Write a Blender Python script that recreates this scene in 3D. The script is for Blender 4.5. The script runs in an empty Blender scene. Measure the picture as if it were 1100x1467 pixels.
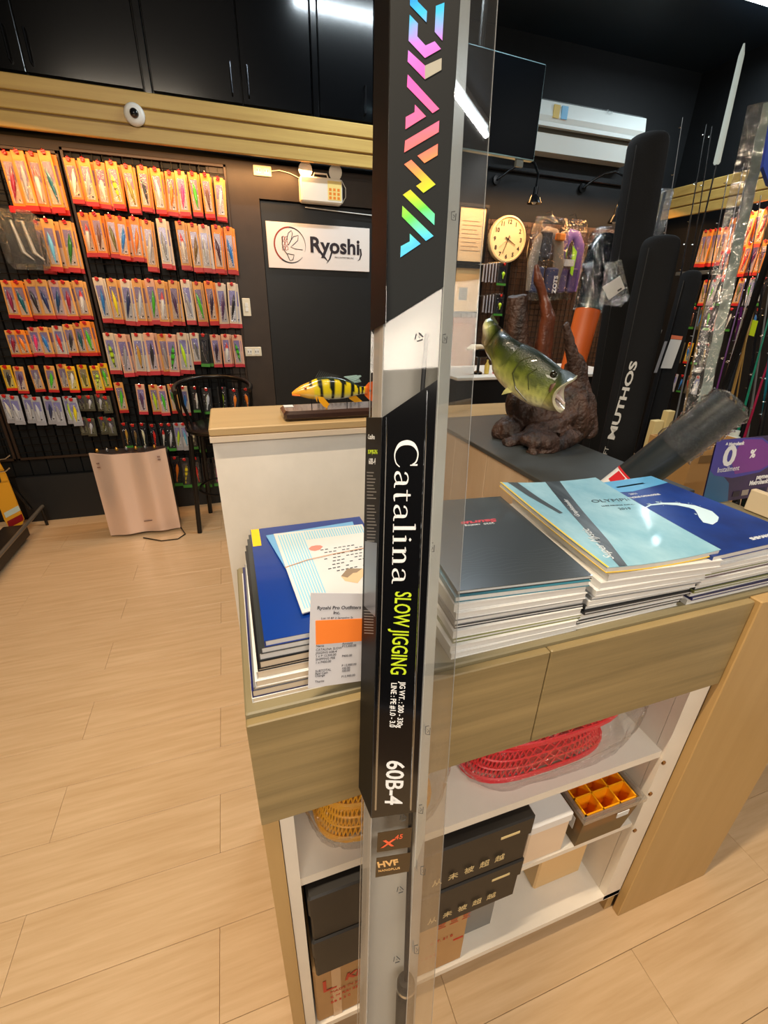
import bpy, math, random
from mathutils import Vector, Matrix, noise
random.seed(7)
C = bpy.context.scene.collection
sc = bpy.context.scene
V = Vector

# ---------------------------------------------------------------- camera
EYE = V((0.0, 0.0, 1.44))
PITCH, ROLL, YAW, FPX = 0.43448331, 0.02142478, 0.32753824, 636.0
_f = V((math.sin(YAW)*math.cos(PITCH), math.cos(YAW)*math.cos(PITCH), -math.sin(PITCH)))
_r = V((math.cos(YAW), -math.sin(YAW), 0))
_u = _r.cross(_f)
R2 = _r*math.cos(ROLL) + _u*math.sin(ROLL)
U2 = -_r*math.sin(ROLL) + _u*math.cos(ROLL)
cam = bpy.data.cameras.new('camera'); camo = bpy.data.objects.new('camera', cam); C.objects.link(camo)
cam.sensor_fit = 'VERTICAL'; cam.sensor_height = 36.0; cam.lens = FPX/1467*36.0
cam.clip_start = 0.02; cam.clip_end = 50
M = Matrix((R2, U2, -_f)).transposed().to_4x4(); M.translation = EYE
camo.matrix_world = M
sc.camera = camo

def ray(u, v):
    return R2*((u-550)/FPX) - U2*((v-733.5)/FPX) + _f
def at(u, v, **k):
    """point of the room seen in direction (u, v) on the plane x=, y= or z= ..."""
    (a, val), = k.items(); i = 'xyz'.index(a); d = ray(u, v)
    return EYE + d*((val-EYE[i])/d[i])

# ---------------------------------------------------------------- light
sc.view_settings.view_transform = 'Standard'; sc.view_settings.look = 'None'
sc.view_settings.gamma = 1.0; sc.view_settings.use_curve_mapping = False
sc.view_settings.exposure = 0.30
w = bpy.data.worlds.new('world'); sc.world = w; w.use_nodes = True
w.node_tree.nodes['Background'].inputs[0].default_value = (0.75, 0.85, 1.0, 1)
w.node_tree.nodes['Background'].inputs[1].default_value = 0.25
COOL, NEUT, WARM = (0.80, 0.93, 1.0), (1.0, 0.91, 0.80), (1.0, 0.50, 0.17)
def area(name, loc, target, sx, sy, power, col):
    l = bpy.data.lights.new(name, 'AREA'); l.shape = 'RECTANGLE'; l.size = sx; l.size_y = sy
    l.energy = power; l.color = col
    o = bpy.data.objects.new(name, l); C.objects.link(o); o.location = loc
    o.rotation_euler = (V(target)-V(loc)).to_track_quat('-Z', 'Y').to_euler(); return o
def spot(name, loc, target, power, col, ang=70, size=.03):
    l = bpy.data.lights.new(name, 'SPOT'); l.spot_size = math.radians(ang); l.spot_blend = .7
    l.energy = power; l.color = col; l.shadow_soft_size = size
    o = bpy.data.objects.new(name, l); C.objects.link(o); o.location = loc
    o.rotation_euler = (V(target)-V(loc)).to_track_quat('-Z', 'Y').to_euler(); return o
TUBES = [(3.85, 3.02, 1.1), (1.25, 2.72, 1.2), (-0.6, 0.2, 1.2), (3.66, 0.61, .80), (0.9, -1.3, 1.2)]
TURN = [0, 0, 0, math.radians(17), 0]
for i, (x, y, L) in enumerate(TUBES):
    o = area('tube_light', (x, y, 3.235), (x, y, 0), L*.96, .035, [22, 26, 62, 26, 14][i], COOL if i < 2 else ((1.0, .80, .56) if i == 2 else (1.0, .96, .90)))
    o.rotation_euler = (0, 0, TURN[i])
area('warm_fill_light', (-0.4, -1.9, 2.5), (-0.1, 1.5, 0.5), 2.2, .5, 44, (1.0, .87, .72))  # added warm fill from behind the camera, no fixture stands there
area('rack_strip_light', (-0.45, 3.22, 2.20), (-0.5, 3.50, 1.2), 2.2, .04, 15, WARM)
area('wall_strip_light', (2.7, 3.72, 2.28), (2.7, 4.0, 1.5), 2.4, .03, 13, WARM)
area('side_strip_light', (4.05, 3.0, 2.18), (4.2, 3.0, 1.5), .03, 1.9, 13, WARM)

# ---------------------------------------------------------------- materials
def lin(c):
    return tuple((x/255/12.92 if x/255 <= .04045 else ((x/255+.055)/1.055)**2.4) for x in c) + (1,)
MATS = {}
def mat(name, rgb, rough=.5, metal=0, var=0, scale=(8, 8, 8), bump=0, bscale=60, emit=0, coat=0, rgb2=None, spec=.5, objrand=False):
    if name in MATS: return MATS[name]
    m = bpy.data.materials.new(name); m.use_nodes = True; MATS[name] = m
    nt = m.node_tree; b = nt.nodes['Principled BSDF']
    b.inputs['Base Color'].default_value = lin(rgb)
    b.inputs['Roughness'].default_value = rough; b.inputs['Metallic'].default_value = metal
    b.inputs['Specular IOR Level'].default_value = spec
    if coat: b.inputs['Coat Weight'].default_value = coat; b.inputs['Coat Roughness'].default_value = .06
    if emit:
        b.inputs['Emission Color'].default_value = lin(rgb); b.inputs['Emission Strength'].default_value = emit
    tc = nt.nodes.new('ShaderNodeTexCoord'); mp = nt.nodes.new('ShaderNodeMapping')
    nt.links.new(tc.outputs['Object'], mp.inputs[0]); mp.inputs['Scale'].default_value = scale
    if objrand:
        oi = nt.nodes.new('ShaderNodeObjectInfo'); mu = nt.nodes.new('ShaderNodeMath'); mu.operation = 'MULTIPLY'
        mu.inputs[1].default_value = 37; nt.links.new(oi.outputs['Random'], mu.inputs[0])
        nt.links.new(mu.outputs[0], mp.inputs['Location'])
    if var or rgb2:
        n = nt.nodes.new('ShaderNodeTexNoise'); n.inputs['Scale'].default_value = 1; n.inputs['Detail'].default_value = 6
        n.inputs['Roughness'].default_value = .6
        nt.links.new(mp.outputs[0], n.inputs['Vector'])
        cr = nt.nodes.new('ShaderNodeValToRGB'); nt.links.new(n.outputs['Fac'], cr.inputs[0])
        a, c = lin(rgb), lin(rgb2) if rgb2 else tuple(x*(1-var) for x in lin(rgb)[:3])+(1,)
        cr.color_ramp.elements[0].position = .32; cr.color_ramp.elements[1].position = .68
        cr.color_ramp.elements[0].color = c; cr.color_ramp.elements[1].color = a
        nt.links.new(cr.outputs[0], b.inputs['Base Color'])
    if bump:
        n = nt.nodes.new('ShaderNodeTexNoise'); n.inputs['Scale'].default_value = bscale; n.inputs['Detail'].default_value = 4
        nt.links.new(tc.outputs['Object'], n.inputs['Vector'])
        bp = nt.nodes.new('ShaderNodeBump'); bp.inputs['Strength'].default_value = bump; bp.inputs['Distance'].default_value = .01
        nt.links.new(n.outputs['Fac'], bp.inputs['Height']); nt.links.new(bp.outputs[0], b.inputs['Normal'])
    return m
def clear(name, tint=(1, 1, 1), rough=.04, refl=1.0, bump=0, bscale=40, milk=0.0):
    """thin clear plastic: see-through, with real surface reflection and an optional milky haze of the film itself"""
    if name in MATS: return MATS[name]
    m = bpy.data.materials.new(name); m.use_nodes = True; MATS[name] = m
    nt = m.node_tree; nt.nodes.clear(); N = nt.nodes.new; L = nt.links.new
    out = N('ShaderNodeOutputMaterial'); tr = N('ShaderNodeBsdfTransparent'); gl = N('ShaderNodeBsdfGlossy')
    tr.inputs[0].default_value = tuple(tint)+(1,); gl.inputs['Roughness'].default_value = rough
    fr = N('ShaderNodeLayerWeight'); fr.inputs[0].default_value = .5     # Schlick reflectance of a thin film
    pw = N('ShaderNodeMath'); pw.operation = 'POWER'; pw.inputs[1].default_value = 5; L(fr.outputs['Facing'], pw.inputs[0])
    ma = N('ShaderNodeMath'); ma.operation = 'MULTIPLY_ADD'; ma.inputs[1].default_value = .8; ma.inputs[2].default_value = .045; L(pw.outputs[0], ma.inputs[0])
    mu = N('ShaderNodeMath'); mu.operation = 'MULTIPLY'; mu.inputs[1].default_value = refl; mu.use_clamp = True
    L(ma.outputs[0], mu.inputs[0]); mx = N('ShaderNodeMixShader'); L(mu.outputs[0], mx.inputs[0])
    L(tr.outputs[0], mx.inputs[1]); L(gl.outputs[0], mx.inputs[2]); last = mx
    if milk:
        df = N('ShaderNodeBsdfDiffuse'); df.inputs[0].default_value = tuple(min(.8, t*1.0) for t in tint)+(1,)
        tl = N('ShaderNodeBsdfTranslucent'); tl.inputs[0].default_value = tuple(min(.8, t*1.0) for t in tint)+(1,)
        ad = N('ShaderNodeMixShader'); L(df.outputs[0], ad.inputs[1]); L(tl.outputs[0], ad.inputs[2]); ad.inputs[0].default_value = .4
        m2 = N('ShaderNodeMixShader'); m2.inputs[0].default_value = milk
        L(mx.outputs[0], m2.inputs[1]); L(ad.outputs[0], m2.inputs[2]); last = m2
    if bump:
        tc = N('ShaderNodeTexCoord'); n = N('ShaderNodeTexNoise'); n.inputs['Scale'].default_value = bscale
        n.inputs['Detail'].default_value = 3; n.inputs['Distortion'].default_value = 1.2
        L(tc.outputs['Object'], n.inputs['Vector']); bp = N('ShaderNodeBump')
        bp.inputs['Strength'].default_value = bump; bp.inputs['Distance'].default_value = .02
        L(n.outputs['Fac'], bp.inputs['Height']); L(bp.outputs[0], gl.inputs['Normal'])
    L(last.outputs[0], out.inputs[0]); return m
def vcol(name, rough=.35, coat=.5, bump=0, bscale=80):
    if name in MATS: return MATS[name]
    m = mat(name, (255, 255, 255), rough, coat=coat, bump=bump, bscale=bscale)
    nt = m.node_tree; a = nt.nodes.new('ShaderNodeVertexColor'); a.layer_name = 'skin'
    nt.links.new(a.outputs[0], nt.nodes['Principled BSDF'].inputs['Base Color']); return m

BLACK = mat('black_paint', (14, 17, 19), .6, var=.3, bump=.05, spec=.3)
BLACKG = mat('black_gloss', (5, 6, 8), .15, coat=.1)
BLACKM = mat('black_metal', (14, 13, 13), .28, metal=.2)
BLACKC = mat('black_cloth', (13, 14, 16), .8, bump=.25, bscale=400, spec=.25)
WHITE = mat('white_plastic', (232, 232, 226), .35)
PAPER = mat('white_paper', (206, 208, 208), .6)
CHROME = mat('chrome', (210, 210, 210), .15, metal=1)
RED = mat('red_plastic', (205, 28, 26), .35)
PINEW = mat('pine_board', (198, 165, 90), .45, rgb2=(178, 143, 72), scale=(1.2, 6, 26))
PINEG = mat('pine_groove', (128, 96, 46), .6)
OAK = mat('grey_oak_laminate', (160, 139, 96), .42, rgb2=(128, 112, 76), scale=(2.0, 8, 55), bump=.04)
OAKV = mat('tan_laminate', (188, 154, 100), .45, rgb2=(178, 144, 90), scale=(20, 20, 1.5))
TOPM = mat('grey_brown_top', (134, 124, 95), .4, var=.1)
TAN = mat('tan_top', (176, 148, 104), .5, var=.12, scale=(4, 30, 4))
LAMW = mat('white_board', (238, 230, 216), .4, var=.1, scale=(5, 5, 5))
FLOORM = mat('floor_plank', (206, 176, 138), .36, rgb2=(190, 158, 118), scale=(3.5, 55, 3), objrand=True, bump=.03, bscale=30)
CARTON = mat('brown_carton', (190, 150, 100), .8, var=.12)

# ---------------------------------------------------------------- mesh helpers
class MB:
    def __init__(s): s.v = []; s.f = []; s.mi = []; s.m = 0; s.col = None; s.X = Matrix.Identity(4)
    def add(s, vs, fs):
        o = len(s.v); s.v += [s.X @ V(p) for p in vs]
        for f in fs: s.f.append([o+i for i in f]); s.mi.append(s.m)
        return s
    def box(s, a, b):
        (x0, y0, z0), (x1, y1, z1) = a, b
        return s.add([(x0,y0,z0),(x1,y0,z0),(x1,y1,z0),(x0,y1,z0),(x0,y0,z1),(x1,y0,z1),(x1,y1,z1),(x0,y1,z1)],
            [(0,3,2,1),(4,5,6,7),(0,1,5,4),(1,2,6,5),(2,3,7,6),(3,0,4,7)])
    def bbox(s, a, b, r=.004):
        """box with chamfered vertical and horizontal edges"""
        (x0, y0, z0), (x1, y1, z1) = a, b; r = min(r, (x1-x0)/3, (y1-y0)/3, (z1-z0)/3); rings = []
        for z, i in ((z0, r), (z0+r, 0), (z1-r, 0), (z1, r)):
            k = r
            rings.append([(x0+i+k,y0+i,z),(x1-i-k,y0+i,z),(x1-i,y0+i+k,z),(x1-i,y1-i-k,z),(x1-i-k,y1-i,z),(x0+i+k,y1-i,z),(x0+i,y1-i-k,z),(x0+i,y0+i+k,z)])
        return s.rings(rings, True)
    def rings(s, rings, caps=True, closed=True):
        n = len(rings[0]); vs = [p for r in rings for p in r]; fs = []
        for i in range(len(rings)-1):
            for j in range(n if closed else n-1):
                a, b = i*n+j, i*n+(j+1) % n; fs.append((a, b, b+n, a+n))
        if caps: fs.append(tuple(range(n))[::-1]); fs.append(tuple((len(rings)-1)*n+j for j in range(n)))
        return s.add(vs, fs)
    def tube(s, pts, r, n=8, caps=True, flat=1.0, up=None):
        pts = [V(p) for p in pts]; rr = r if isinstance(r, (list, tuple)) else [r]*len(pts); rings = []
        t0 = (pts[1]-pts[0]).normalized(); a = V(up) if up else (V((0,0,1)) if abs(t0.z) < .9 else V((1,0,0)))
        a = (a - t0*a.dot(t0)).normalized()
        for i, p in enumerate(pts):
            t = (pts[min(i+1, len(pts)-1)]-pts[max(i-1, 0)]).normalized(); a = (a - t*a.dot(t)).normalized(); b = t.cross(a)
            rings.append([tuple(p + (a*math.cos(q)*flat + b*math.sin(q))*rr[i]) for q in [2*math.pi*j/n for j in range(n)]])
        return s.rings(rings, caps)
    def lathe(s, prof, n=16, o=(0, 0, 0), ax=(0, 0, 1)):
        ax = V(ax).normalized(); a = ax.orthogonal().normalized(); b = ax.cross(a); o = V(o)
        return s.rings([[tuple(o + ax*z + (a*math.cos(q)+b*math.sin(q))*max(r, 1e-5)) for q in [2*math.pi*j/n for j in range(n)]] for r, z in prof])
    def prism(s, poly, off):
        n = len(poly); off = V(off); p0 = [V(p) for p in poly]
        return s.add([tuple(p) for p in p0]+[tuple(p+off) for p in p0],
            [tuple(range(n))[::-1], tuple(range(n, 2*n))]+[(i, (i+1) % n, (i+1) % n+n, i+n) for i in range(n)])
    def poly(s, pts): return s.add([tuple(p) for p in pts], [tuple(range(len(pts)))])
    def build(s, name, mats, parent=None, loc=None, smooth=False, label=None):
        me = bpy.data.meshes.new(name); base = V(loc) if loc is not None else (root_loc(parent) if parent else V((0,0,0)))
        me.from_pydata([tuple(p-base) for p in s.v], [], s.f)
        for m in (mats if isinstance(mats, (list, tuple)) else [mats]): me.materials.append(m)
        me.polygons.foreach_set('material_index', s.mi)
        if smooth: me.polygons.foreach_set('use_smooth', [True]*len(s.f))
        if s.col:
            a = me.color_attributes.new('skin', 'FLOAT_COLOR', 'POINT')
            for i, c in enumerate(s.col): a.data[i].color = lin(c)
        me.update()
        if smooth:
            try: me.set_sharp_from_angle(angle=math.radians(42))
            except Exception: pass
        o = bpy.data.objects.new(name, me); C.objects.link(o)
        if parent: o.parent = parent
        else: o.location = base
        if label: o['label'] = label
        return o
def root_loc(o):
    while o.parent: o = o.parent
    return o.location.copy()
def tag(o, label, cat, group=None):
    o['label'] = label; o['category'] = cat
    if group: o['group'] = group
    return o
def thing(name, label, cat, loc=(0, 0, 0), group=None):
    o = bpy.data.objects.new(name, None); C.objects.link(o); o.location = loc; o.empty_display_size = .05
    return tag(o, label, cat, group)
def struct(o): o['kind'] = 'structure'; return o
def frame(o, ex, ey):
    ex = V(ex).normalized(); ey = V(ey); ey = (ey-ex*ey.dot(ex)).normalized(); ez = ex.cross(ey)
    m = Matrix((ex, ey, ez)).transposed().to_4x4(); m.translation = V(o); return m
def text(s, size, m, mtx, parent, xs=1.0, align='LEFT', depth=.0004, bold=0.0, spacing=1.0, name='lettering', shear=0, valign='TOP_BASELINE'):
    cu = bpy.data.curves.new(name, 'FONT'); cu.body = s; cu.size = size; cu.align_x = align; cu.extrude = depth/2
    cu.offset = bold; cu.space_character = spacing; cu.shear = shear; cu.resolution_u = 3
    t = bpy.data.objects.new('tmp', cu); me = bpy.data.meshes.new_from_object(t)
    bpy.data.objects.remove(t); bpy.data.curves.remove(cu)
    X = mtx @ Matrix.Diagonal((xs, 1, 1, 1)); base = root_loc(parent)
    for v in me.vertices: v.co = (X @ v.co) - base
    me.materials.clear(); me.materials.append(m)
    me.name = name; o = bpy.data.objects.new(name, me); C.objects.link(o); o.parent = parent; return o
def lines(poly_pts, r, m, name, parent):
    b = MB()
    for pts in poly_pts: b.tube(pts, r, 6)
    return b.build(name, m, parent, smooth=True)
def ordinal(i): return ['topmost', 'second', 'third', 'fourth', 'fifth', 'sixth', 'seventh', 'eighth', 'ninth', 'tenth', 'eleventh', 'twelfth', 'thirteenth'][i]
NTH = ['first', 'second', 'third', 'fourth', 'fifth', 'sixth', 'seventh', 'eighth', 'ninth', 'tenth', 'eleventh', 'twelfth', 'thirteenth', 'fourteenth']
# ================================================================ THE SETTING
CEIL = 3.33
fl = MB().box((-2.6, -2.2, -.08), (4.4, 4.2, -.0125)).build('floor', mat('floor_underlay', (120, 92, 62), .7)); struct(fl)
pl = MB().bbox((0, 0, -.012), (.9693, .1771, 0), .0008).build('plank', FLOORM, fl)
pl.parent = fl
first = True
for j in range(-12, 24):
    y = .672 + j*.1778
    off = -.66 if j % 2 == 0 else -.188
    for i in range(-3, 6):
        x = off + i*.97
        if x < -2.62 or x > 4.0 or y > 4.05 or (y > 3.5 and x < 1.2) or y < -2.1: continue
        if first: p = pl; first = False
        else: p = pl.copy(); C.objects.link(p)
        p.location = (x, y, 0)
def wall(name, a, b, m): return struct(MB().box(a, b).build(name, m))
wall('wall_back', (-2.6, 3.52, 0), (1.25, 4.2, CEIL), BLACK)
wall('wall_back_right', (1.25, 4.0, 0), (4.4, 4.2, CEIL), BLACK)
wall('wall_right', (4.2, -2.2, 0), (4.4, 4.0, CEIL), BLACK)
wall('wall_left', (-2.8, -2.2, 0), (-2.62, 4.2, CEIL), BLACK)
wall('wall_front', (-2.8, -2.3, 0), (4.4, -2.2, CEIL), mat('shop_front_wall', (24, 24, 24), .8))
wall('ceiling', (-2.8, -2.3, CEIL), (4.4, 4.2, CEIL+.1), mat('dark_ceiling', (20, 34, 46), .5, var=.15))
# door recess with frame behind the sign
d = MB()
d.box((.305, 3.50, 0), (1.10, 3.521, 2.035))
d.build('door_1', mat('black_door', (26, 27, 27), .4, var=.2)); struct(bpy.data.objects['door_1'])
t = MB().box((-.0, 3.485, 0), (.30, 3.519, 2.23)); t.box((.30, 3.485, 2.045), (1.25, 3.519, 2.23)); t.box((1.105, 3.485, 0), (1.25, 3.519, 2.045))
t.box((-1.46, 3.485, 2.185), (-.0, 3.519, 2.23))
struct(t.build('trim_1', mat('brown_black_trim', (56, 44, 34), .5, var=.3)))
t = MB().box((-1.47, 3.46, 0), (.0, 3.519, .33)); struct(t.build('baseboard_back', mat('black_base', (22, 25, 27), .5)))
# pine fascia boards: left run and right run, grooves between real boards
def fascia(name, label, x0, x1, y0, y1, z0, z1, axis):
    r = thing(name, label, 'fascia', ((x0+x1)/2, (y0+y1)/2, z0))
    h = (z1-z0-.02)/3
    for k in range(3):
        za = z0+k*(h+.01)
        b = MB()
        if axis == 'x': b.bbox((x0, y0, za), (x1, y1, za+h), .004)
        else: b.bbox((x0, y0, za), (x1, y1, za+h), .004)
        b.build('board', PINEW, r)
    b = MB()
    if axis == 'x': b.box((x0+.002, y0+.010, z0+.01), (x1-.002, y1, z1-.01))
    else: b.box((x0+.010, y0+.002, z0+.01), (x1, y1-.002, z1-.01))
    b.build('backing', PINEG, r)
    return r
fascia('wooden_fascia', 'long light pine fascia of three boards above the lure wall', -2.0, 1.25, 3.34, 3.37, 2.232, 2.45, 'x')
rf = fascia('wooden_fascia', 'light pine fascia of three boards high on the right wall', 4.02, 4.05, .6, 3.98, 2.225, 2.46, 'y')
# cupboards above the left fascia
for k, (x0, x1) in enumerate(((-2.0, -.93), (-.93, -.32), (-.32, .50), (.50, 1.25))):
    pass
cup_edges = [-1.62, -.235+.0, .70, 1.25]
cups = [(-2.0, -.265), (-.225, .645), (.685, 1.25)]
cl = ['glossy black wall cupboard above the fascia at the far left', 'glossy black wall cupboard above the fascia, over the round camera', 'glossy black wall cupboard next to the tall clear box']
for (x0, x1), lb in zip(cups, cl):
    r = thing('wall_cupboard', lb, 'cupboard', ((x0+x1)/2, 3.4, 2.452), 'black cupboards above the fascia')
    MB().box((x0, 3.40, 2.452), (x1, 3.518, CEIL-.004)).build('carcass', BLACKM, r)
    mid = {0: -.80, 1: .245, 2: 1.02}[cups.index((x0, x1))]
    for a, b_, hs in ((x0+.004, mid-.002, 1), (mid+.002, x1-.004, -1)):
        dr = MB().bbox((a, 3.375, 2.47), (b_, 3.398, CEIL-.02), .003).build('door', BLACKG, r)
        hx = (mid-.055) if hs > 0 else (mid+.035)
        hb = MB().tube([(hx, 3.373, 2.50), (hx, 3.35, 2.505), (hx, 3.35, 2.635), (hx, 3.373, 2.64)], .004, 6)
        hb.build('handle', mat('dark_handle', (60, 62, 66), .2, metal=.9), dr, smooth=True)
for x in (-.245, .665):
    MB().bbox((x-.018, 3.37, 2.452), (x+.018, 3.40, CEIL-.004), .003).build('cupboard_post', BLACKG)
    o = bpy.data.objects[-1] if False else None
for i, o in enumerate([o for o in C.objects if o.name.startswith('cupboard_post')]):
    tag(o, ['narrow black upright between the first and second wall cupboards', 'narrow black upright between the wall cupboards nearest the clear box'][i], 'upright')
# security camera dome on the fascia
cc = at(193, 165, y=3.338)
r = thing('security_camera', 'round white security camera on the pine fascia', 'camera', cc)
MB().lathe([(.0, .0), (.050, .0), (.052, .010), (.046, .022), (.036, .028), (.0, .028)], 24, cc, (0, -1, 0)).build('mount', WHITE, r, smooth=True)
MB().lathe([(.0, .026), (.022, .030), (.021, .040), (.013, .048), (.0, .050)], 20, cc+V((.0, 0, .0)), (.05, -1, 0)).build('lens_dome', mat('dark_dome', (20, 20, 22), .08, coat=1), r, smooth=True)

# ceiling tubes
TL = ['long white ceiling tube light at the top right', 'white ceiling tube light in front of the wall cupboards', 'white ceiling tube light over the left aisle', 'white ceiling tube light beside the right wall', 'white ceiling tube light behind the viewer']
for i, (x, y, L) in enumerate(TUBES):
    r = thing('tube_light', TL[i], 'light', (x, y, CEIL))
    r.rotation_euler.z = TURN[i]
    MB().bbox((x-L/2, y-.04, 3.285), (x+L/2, y+.04, CEIL), .01).build('housing', WHITE, r)
    MB().tube([(x-L/2+.02, y, 3.262), (x+L/2-.02, y, 3.262)], .013, 10).build('tube', mat('tube_glow', (235, 246, 255), .5, emit=14), r, smooth=True)

# ================================================================ FRONT COUNTER (open shelving)
ct = thing('display_counter', 'wooden shop counter with open white shelves, catalogs on top', 'counter', (.5, .56, 0))
MB().bbox((-.030, .398, .982), (1.17, .730, 1.006), .002).build('worktop', TOPM, ct)
f = MB().bbox((-.030, .386, .813), (.3855, .398, 1.000), .0015).build('drawer_front', OAK, ct)
f = MB().bbox((.3870, .386, .813), (.797, .398, 1.000), .0015).build('drawer_front', OAK, ct)
MB().bbox((.799, .378, 0), (1.105, .398, 1.003), .002).build('end_panel', OAKV, ct)
MB().box((-.030, .392, 0), (-.008, .73, .812)).build('side_panel', OAKV, ct)
MB().box((1.085, .399, 0), (1.105, .73, .98)).build('side_panel', OAKV, ct)
MB().box((-.007, .396, .06), (.012, .72, .98)).build('upright', LAMW, ct)
MB().box((.745, .396, .075), (.796, .415, .98)).build('stile', LAMW, ct)
MB().box((.745, .416, .06), (.760, .72, .98)).build('upright', LAMW, ct)
MB().box((.0, .712, .06), (.797, .728, .98)).build('back_panel', LAMW, ct)
MB().box((.012, .402, .610), (.745, .712, .630)).build('shelf', LAMW, ct)
MB().box((.452, .402, .376), (.745, .712, .390)).build('shelf', LAMW, ct)
MB().box((-.007, .396, .078), (.797, .712, .096)).build('shelf', LAMW, ct)
MB().box((.0, .43, .0), (.797, .45, .078)).build('plinth', mat('brown_plinth', (120, 90, 60), .6), ct)
MB().box((.452, .66, .096), (.458, .71, .376)).build('divider', LAMW, ct)
MB().box((.775, .402, 0), (.797, .428, .077)).build('foot', OAKV, ct)
for z in (.60, .50, .37):
    lathe = MB().lathe([(.0, 0), (.005, 0), (.005, .006), (0, .006)], 8, (.752, .399, z), (0, -1, 0)).build('shelf_pin', mat('brass', (150, 110, 60), .3, metal=1), ct)

# ---------- things on the shelves
# two long black boxes
def shelf_box(z0, z1, lb, dx):
    r = thing('storage_box', lb, 'box', (.23, .5, z0), 'black boxes stacked in the counter')
    x0, x1, y0, y1 = .022+dx, .440+dx, .392, .64
    MB().bbox((x0, y0, z0), (x1, y1, z1-.055), .003).build('box_body', mat('black_card', (28, 24, 20), .5), r)
    MB().bbox((x0-.003, y0-.003, z1-.054), (x1+.003, y1+.003, z1), .003).build('lid', mat('black_card', (28, 24, 20), .5), r)
    GOLD = mat('gold_print', (226, 205, 150), .4)
    for k, chs in enumerate(['从', '未', '被', '超', '越']):
        text(chs, .0215, GOLD, frame((.238+k*.0325+dx, y0-.0036, z0+.034), (1, 0, 0), (0, 0, 1)), r, depth=.0003)
    MB().box((x1-.068, y0-.0040, z1-.034), (x1-.028, y0-.003, z1-.028)).build('label_strip', GOLD, r)
shelf_box(.320, .452, 'long black box with gold characters, lower one of two', 0)
shelf_box(.453, .590, 'long black box with gold characters, upper one of two', 0)
# cartons below
r = thing('carton', 'brown carton with red print on the bottom shelf', 'carton', (.17, .5, .097))
MB().bbox((.016, .402, .097), (.345, .63, .318), .004).build('carton_body', CARTON, r)
MB().box((.05, .4008, .097), (.068, .402, .318)).build('tape', mat('clear_tape', (205, 170, 130), .25), r)
RP = mat('red_print', (196, 66, 42), .6)
text('Kin', .034, RP, frame((.075, .4005, .235), (1, 0, .0), (0, 0, 1)), r, bold=.0012, shear=.2)
text('L', .065, RP, frame((.028, .4005, .222), (1, 0, 0), (0, 0, 1)), r)
for i in range(3): text(['MADE IN JAPAN', 'K M KRI 22 B', 'BB 5 2 0'][i], .012, RP, frame((.045, .4005, .205-i*.022), (1, 0, 0), (0, 0, 1)), r)
for i in range(3): text(['三 三 三', '- C. T. 21 B', '2 1 0 0 0'][i], [.022, .013, .013][i], RP, frame((.27-.02*i, .4005, .28-i*.055), (1, 0, 0), (0, 0, 1)), r)
MB().box((.315, .4005, .20), (.338, .402, .204)).build('print_bar', RP, r)
# beige and grey boxes of the bottom shelf, white box and tackle tub of the middle shelf
r = thing('grey_box', 'grey plastic box on the bottom shelf behind the carton', 'box', (.41, .56, .097))
MB().bbox((.352, .435, .097), (.444, .66, .235), .006).build('box_body', mat('grey_plastic', (120, 120, 118), .4), r)
r = thing('beige_box', 'beige cardboard box at the right end of the bottom shelf', 'box', (.64, .56, .097))
MB().bbox((.580, .462, .097), (.722, .66, .320), .004).build('box_body', mat('beige_card', (226, 190, 136), .7), r)
r = thing('white_box', 'pale closed box on the middle shelf beside the tackle tub', 'box', (.5, .5, .391))
MB().bbox((.457, .405, .391), (.555, .62, .500), .003).build('box_body', mat('pale_card', (232, 208, 180), .6), r)
MB().bbox((.455, .403, .494), (.557, .622, .520), .003).build('lid', mat('pale_lid', (226, 224, 222), .5), r)
TX = V((.64, .50, .391))
r = thing('tackle_tub', 'smoky clear tackle tub with orange compartment tray', 'tub', TX)
SM = clear('smoky_plastic', (.42, .31, .15), .08, .8, milk=.5)
b = MB()
def ringrect(cx, cy, hx, hy, z): return [(cx-hx, cy-hy, z), (cx+hx, cy-hy, z), (cx+hx, cy+hy, z), (cx-hx, cy+hy, z)]
cx, cy = .648, .4835
b.rings([ringrect(cx, cy, .062, .082, .391), ringrect(cx, cy, .074, .094, .505)], False); b.poly(ringrect(cx, cy, .062, .082, .392))
b.build('tub_body', SM, r)
b = MB()
for a, c_ in (((cx-.080, cy-.100, .503), (cx+.080, cy-.092, .515)), ((cx-.080, cy+.092, .503), (cx+.080, cy+.100, .515)), ((cx-.080, cy-.092, .503), (cx-.073, cy+.092, .515)), ((cx+.073, cy-.092, .503), (cx+.080, cy+.092, .515))): b.box(a, c_)
b.build('rim', clear('clear_rim', (.85, .84, .80), .05, 2.0, milk=.15), r)
OR = mat('orange_tray', (255, 172, 20), .35)
tr = MB().box((cx-.068, cy-.088, .450), (cx+.068, cy+.088, .456)).build('tray', OR, r)
for k in range(4): x = cx-.066+k*.0435; MB().box((x, cy-.088, .456), (x+.003, cy+.088, .508)).build('divider', OR, tr)
for k in range(6): y = cy-.088+k*.0346; MB().box((cx-.066, y, .456), (cx+.067, y+.003, .508)).build('divider', OR, tr)
MB().box((cx+.005, cy-.1015, .486), (cx+.035, cy-.1000, .500)).build('price_sticker', PAPER, r)
MB().box((cx-.0765, cy-.075, .450), (cx-.0755, cy-.04, .485)).build('barcode_sticker', PAPER, r)
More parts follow.
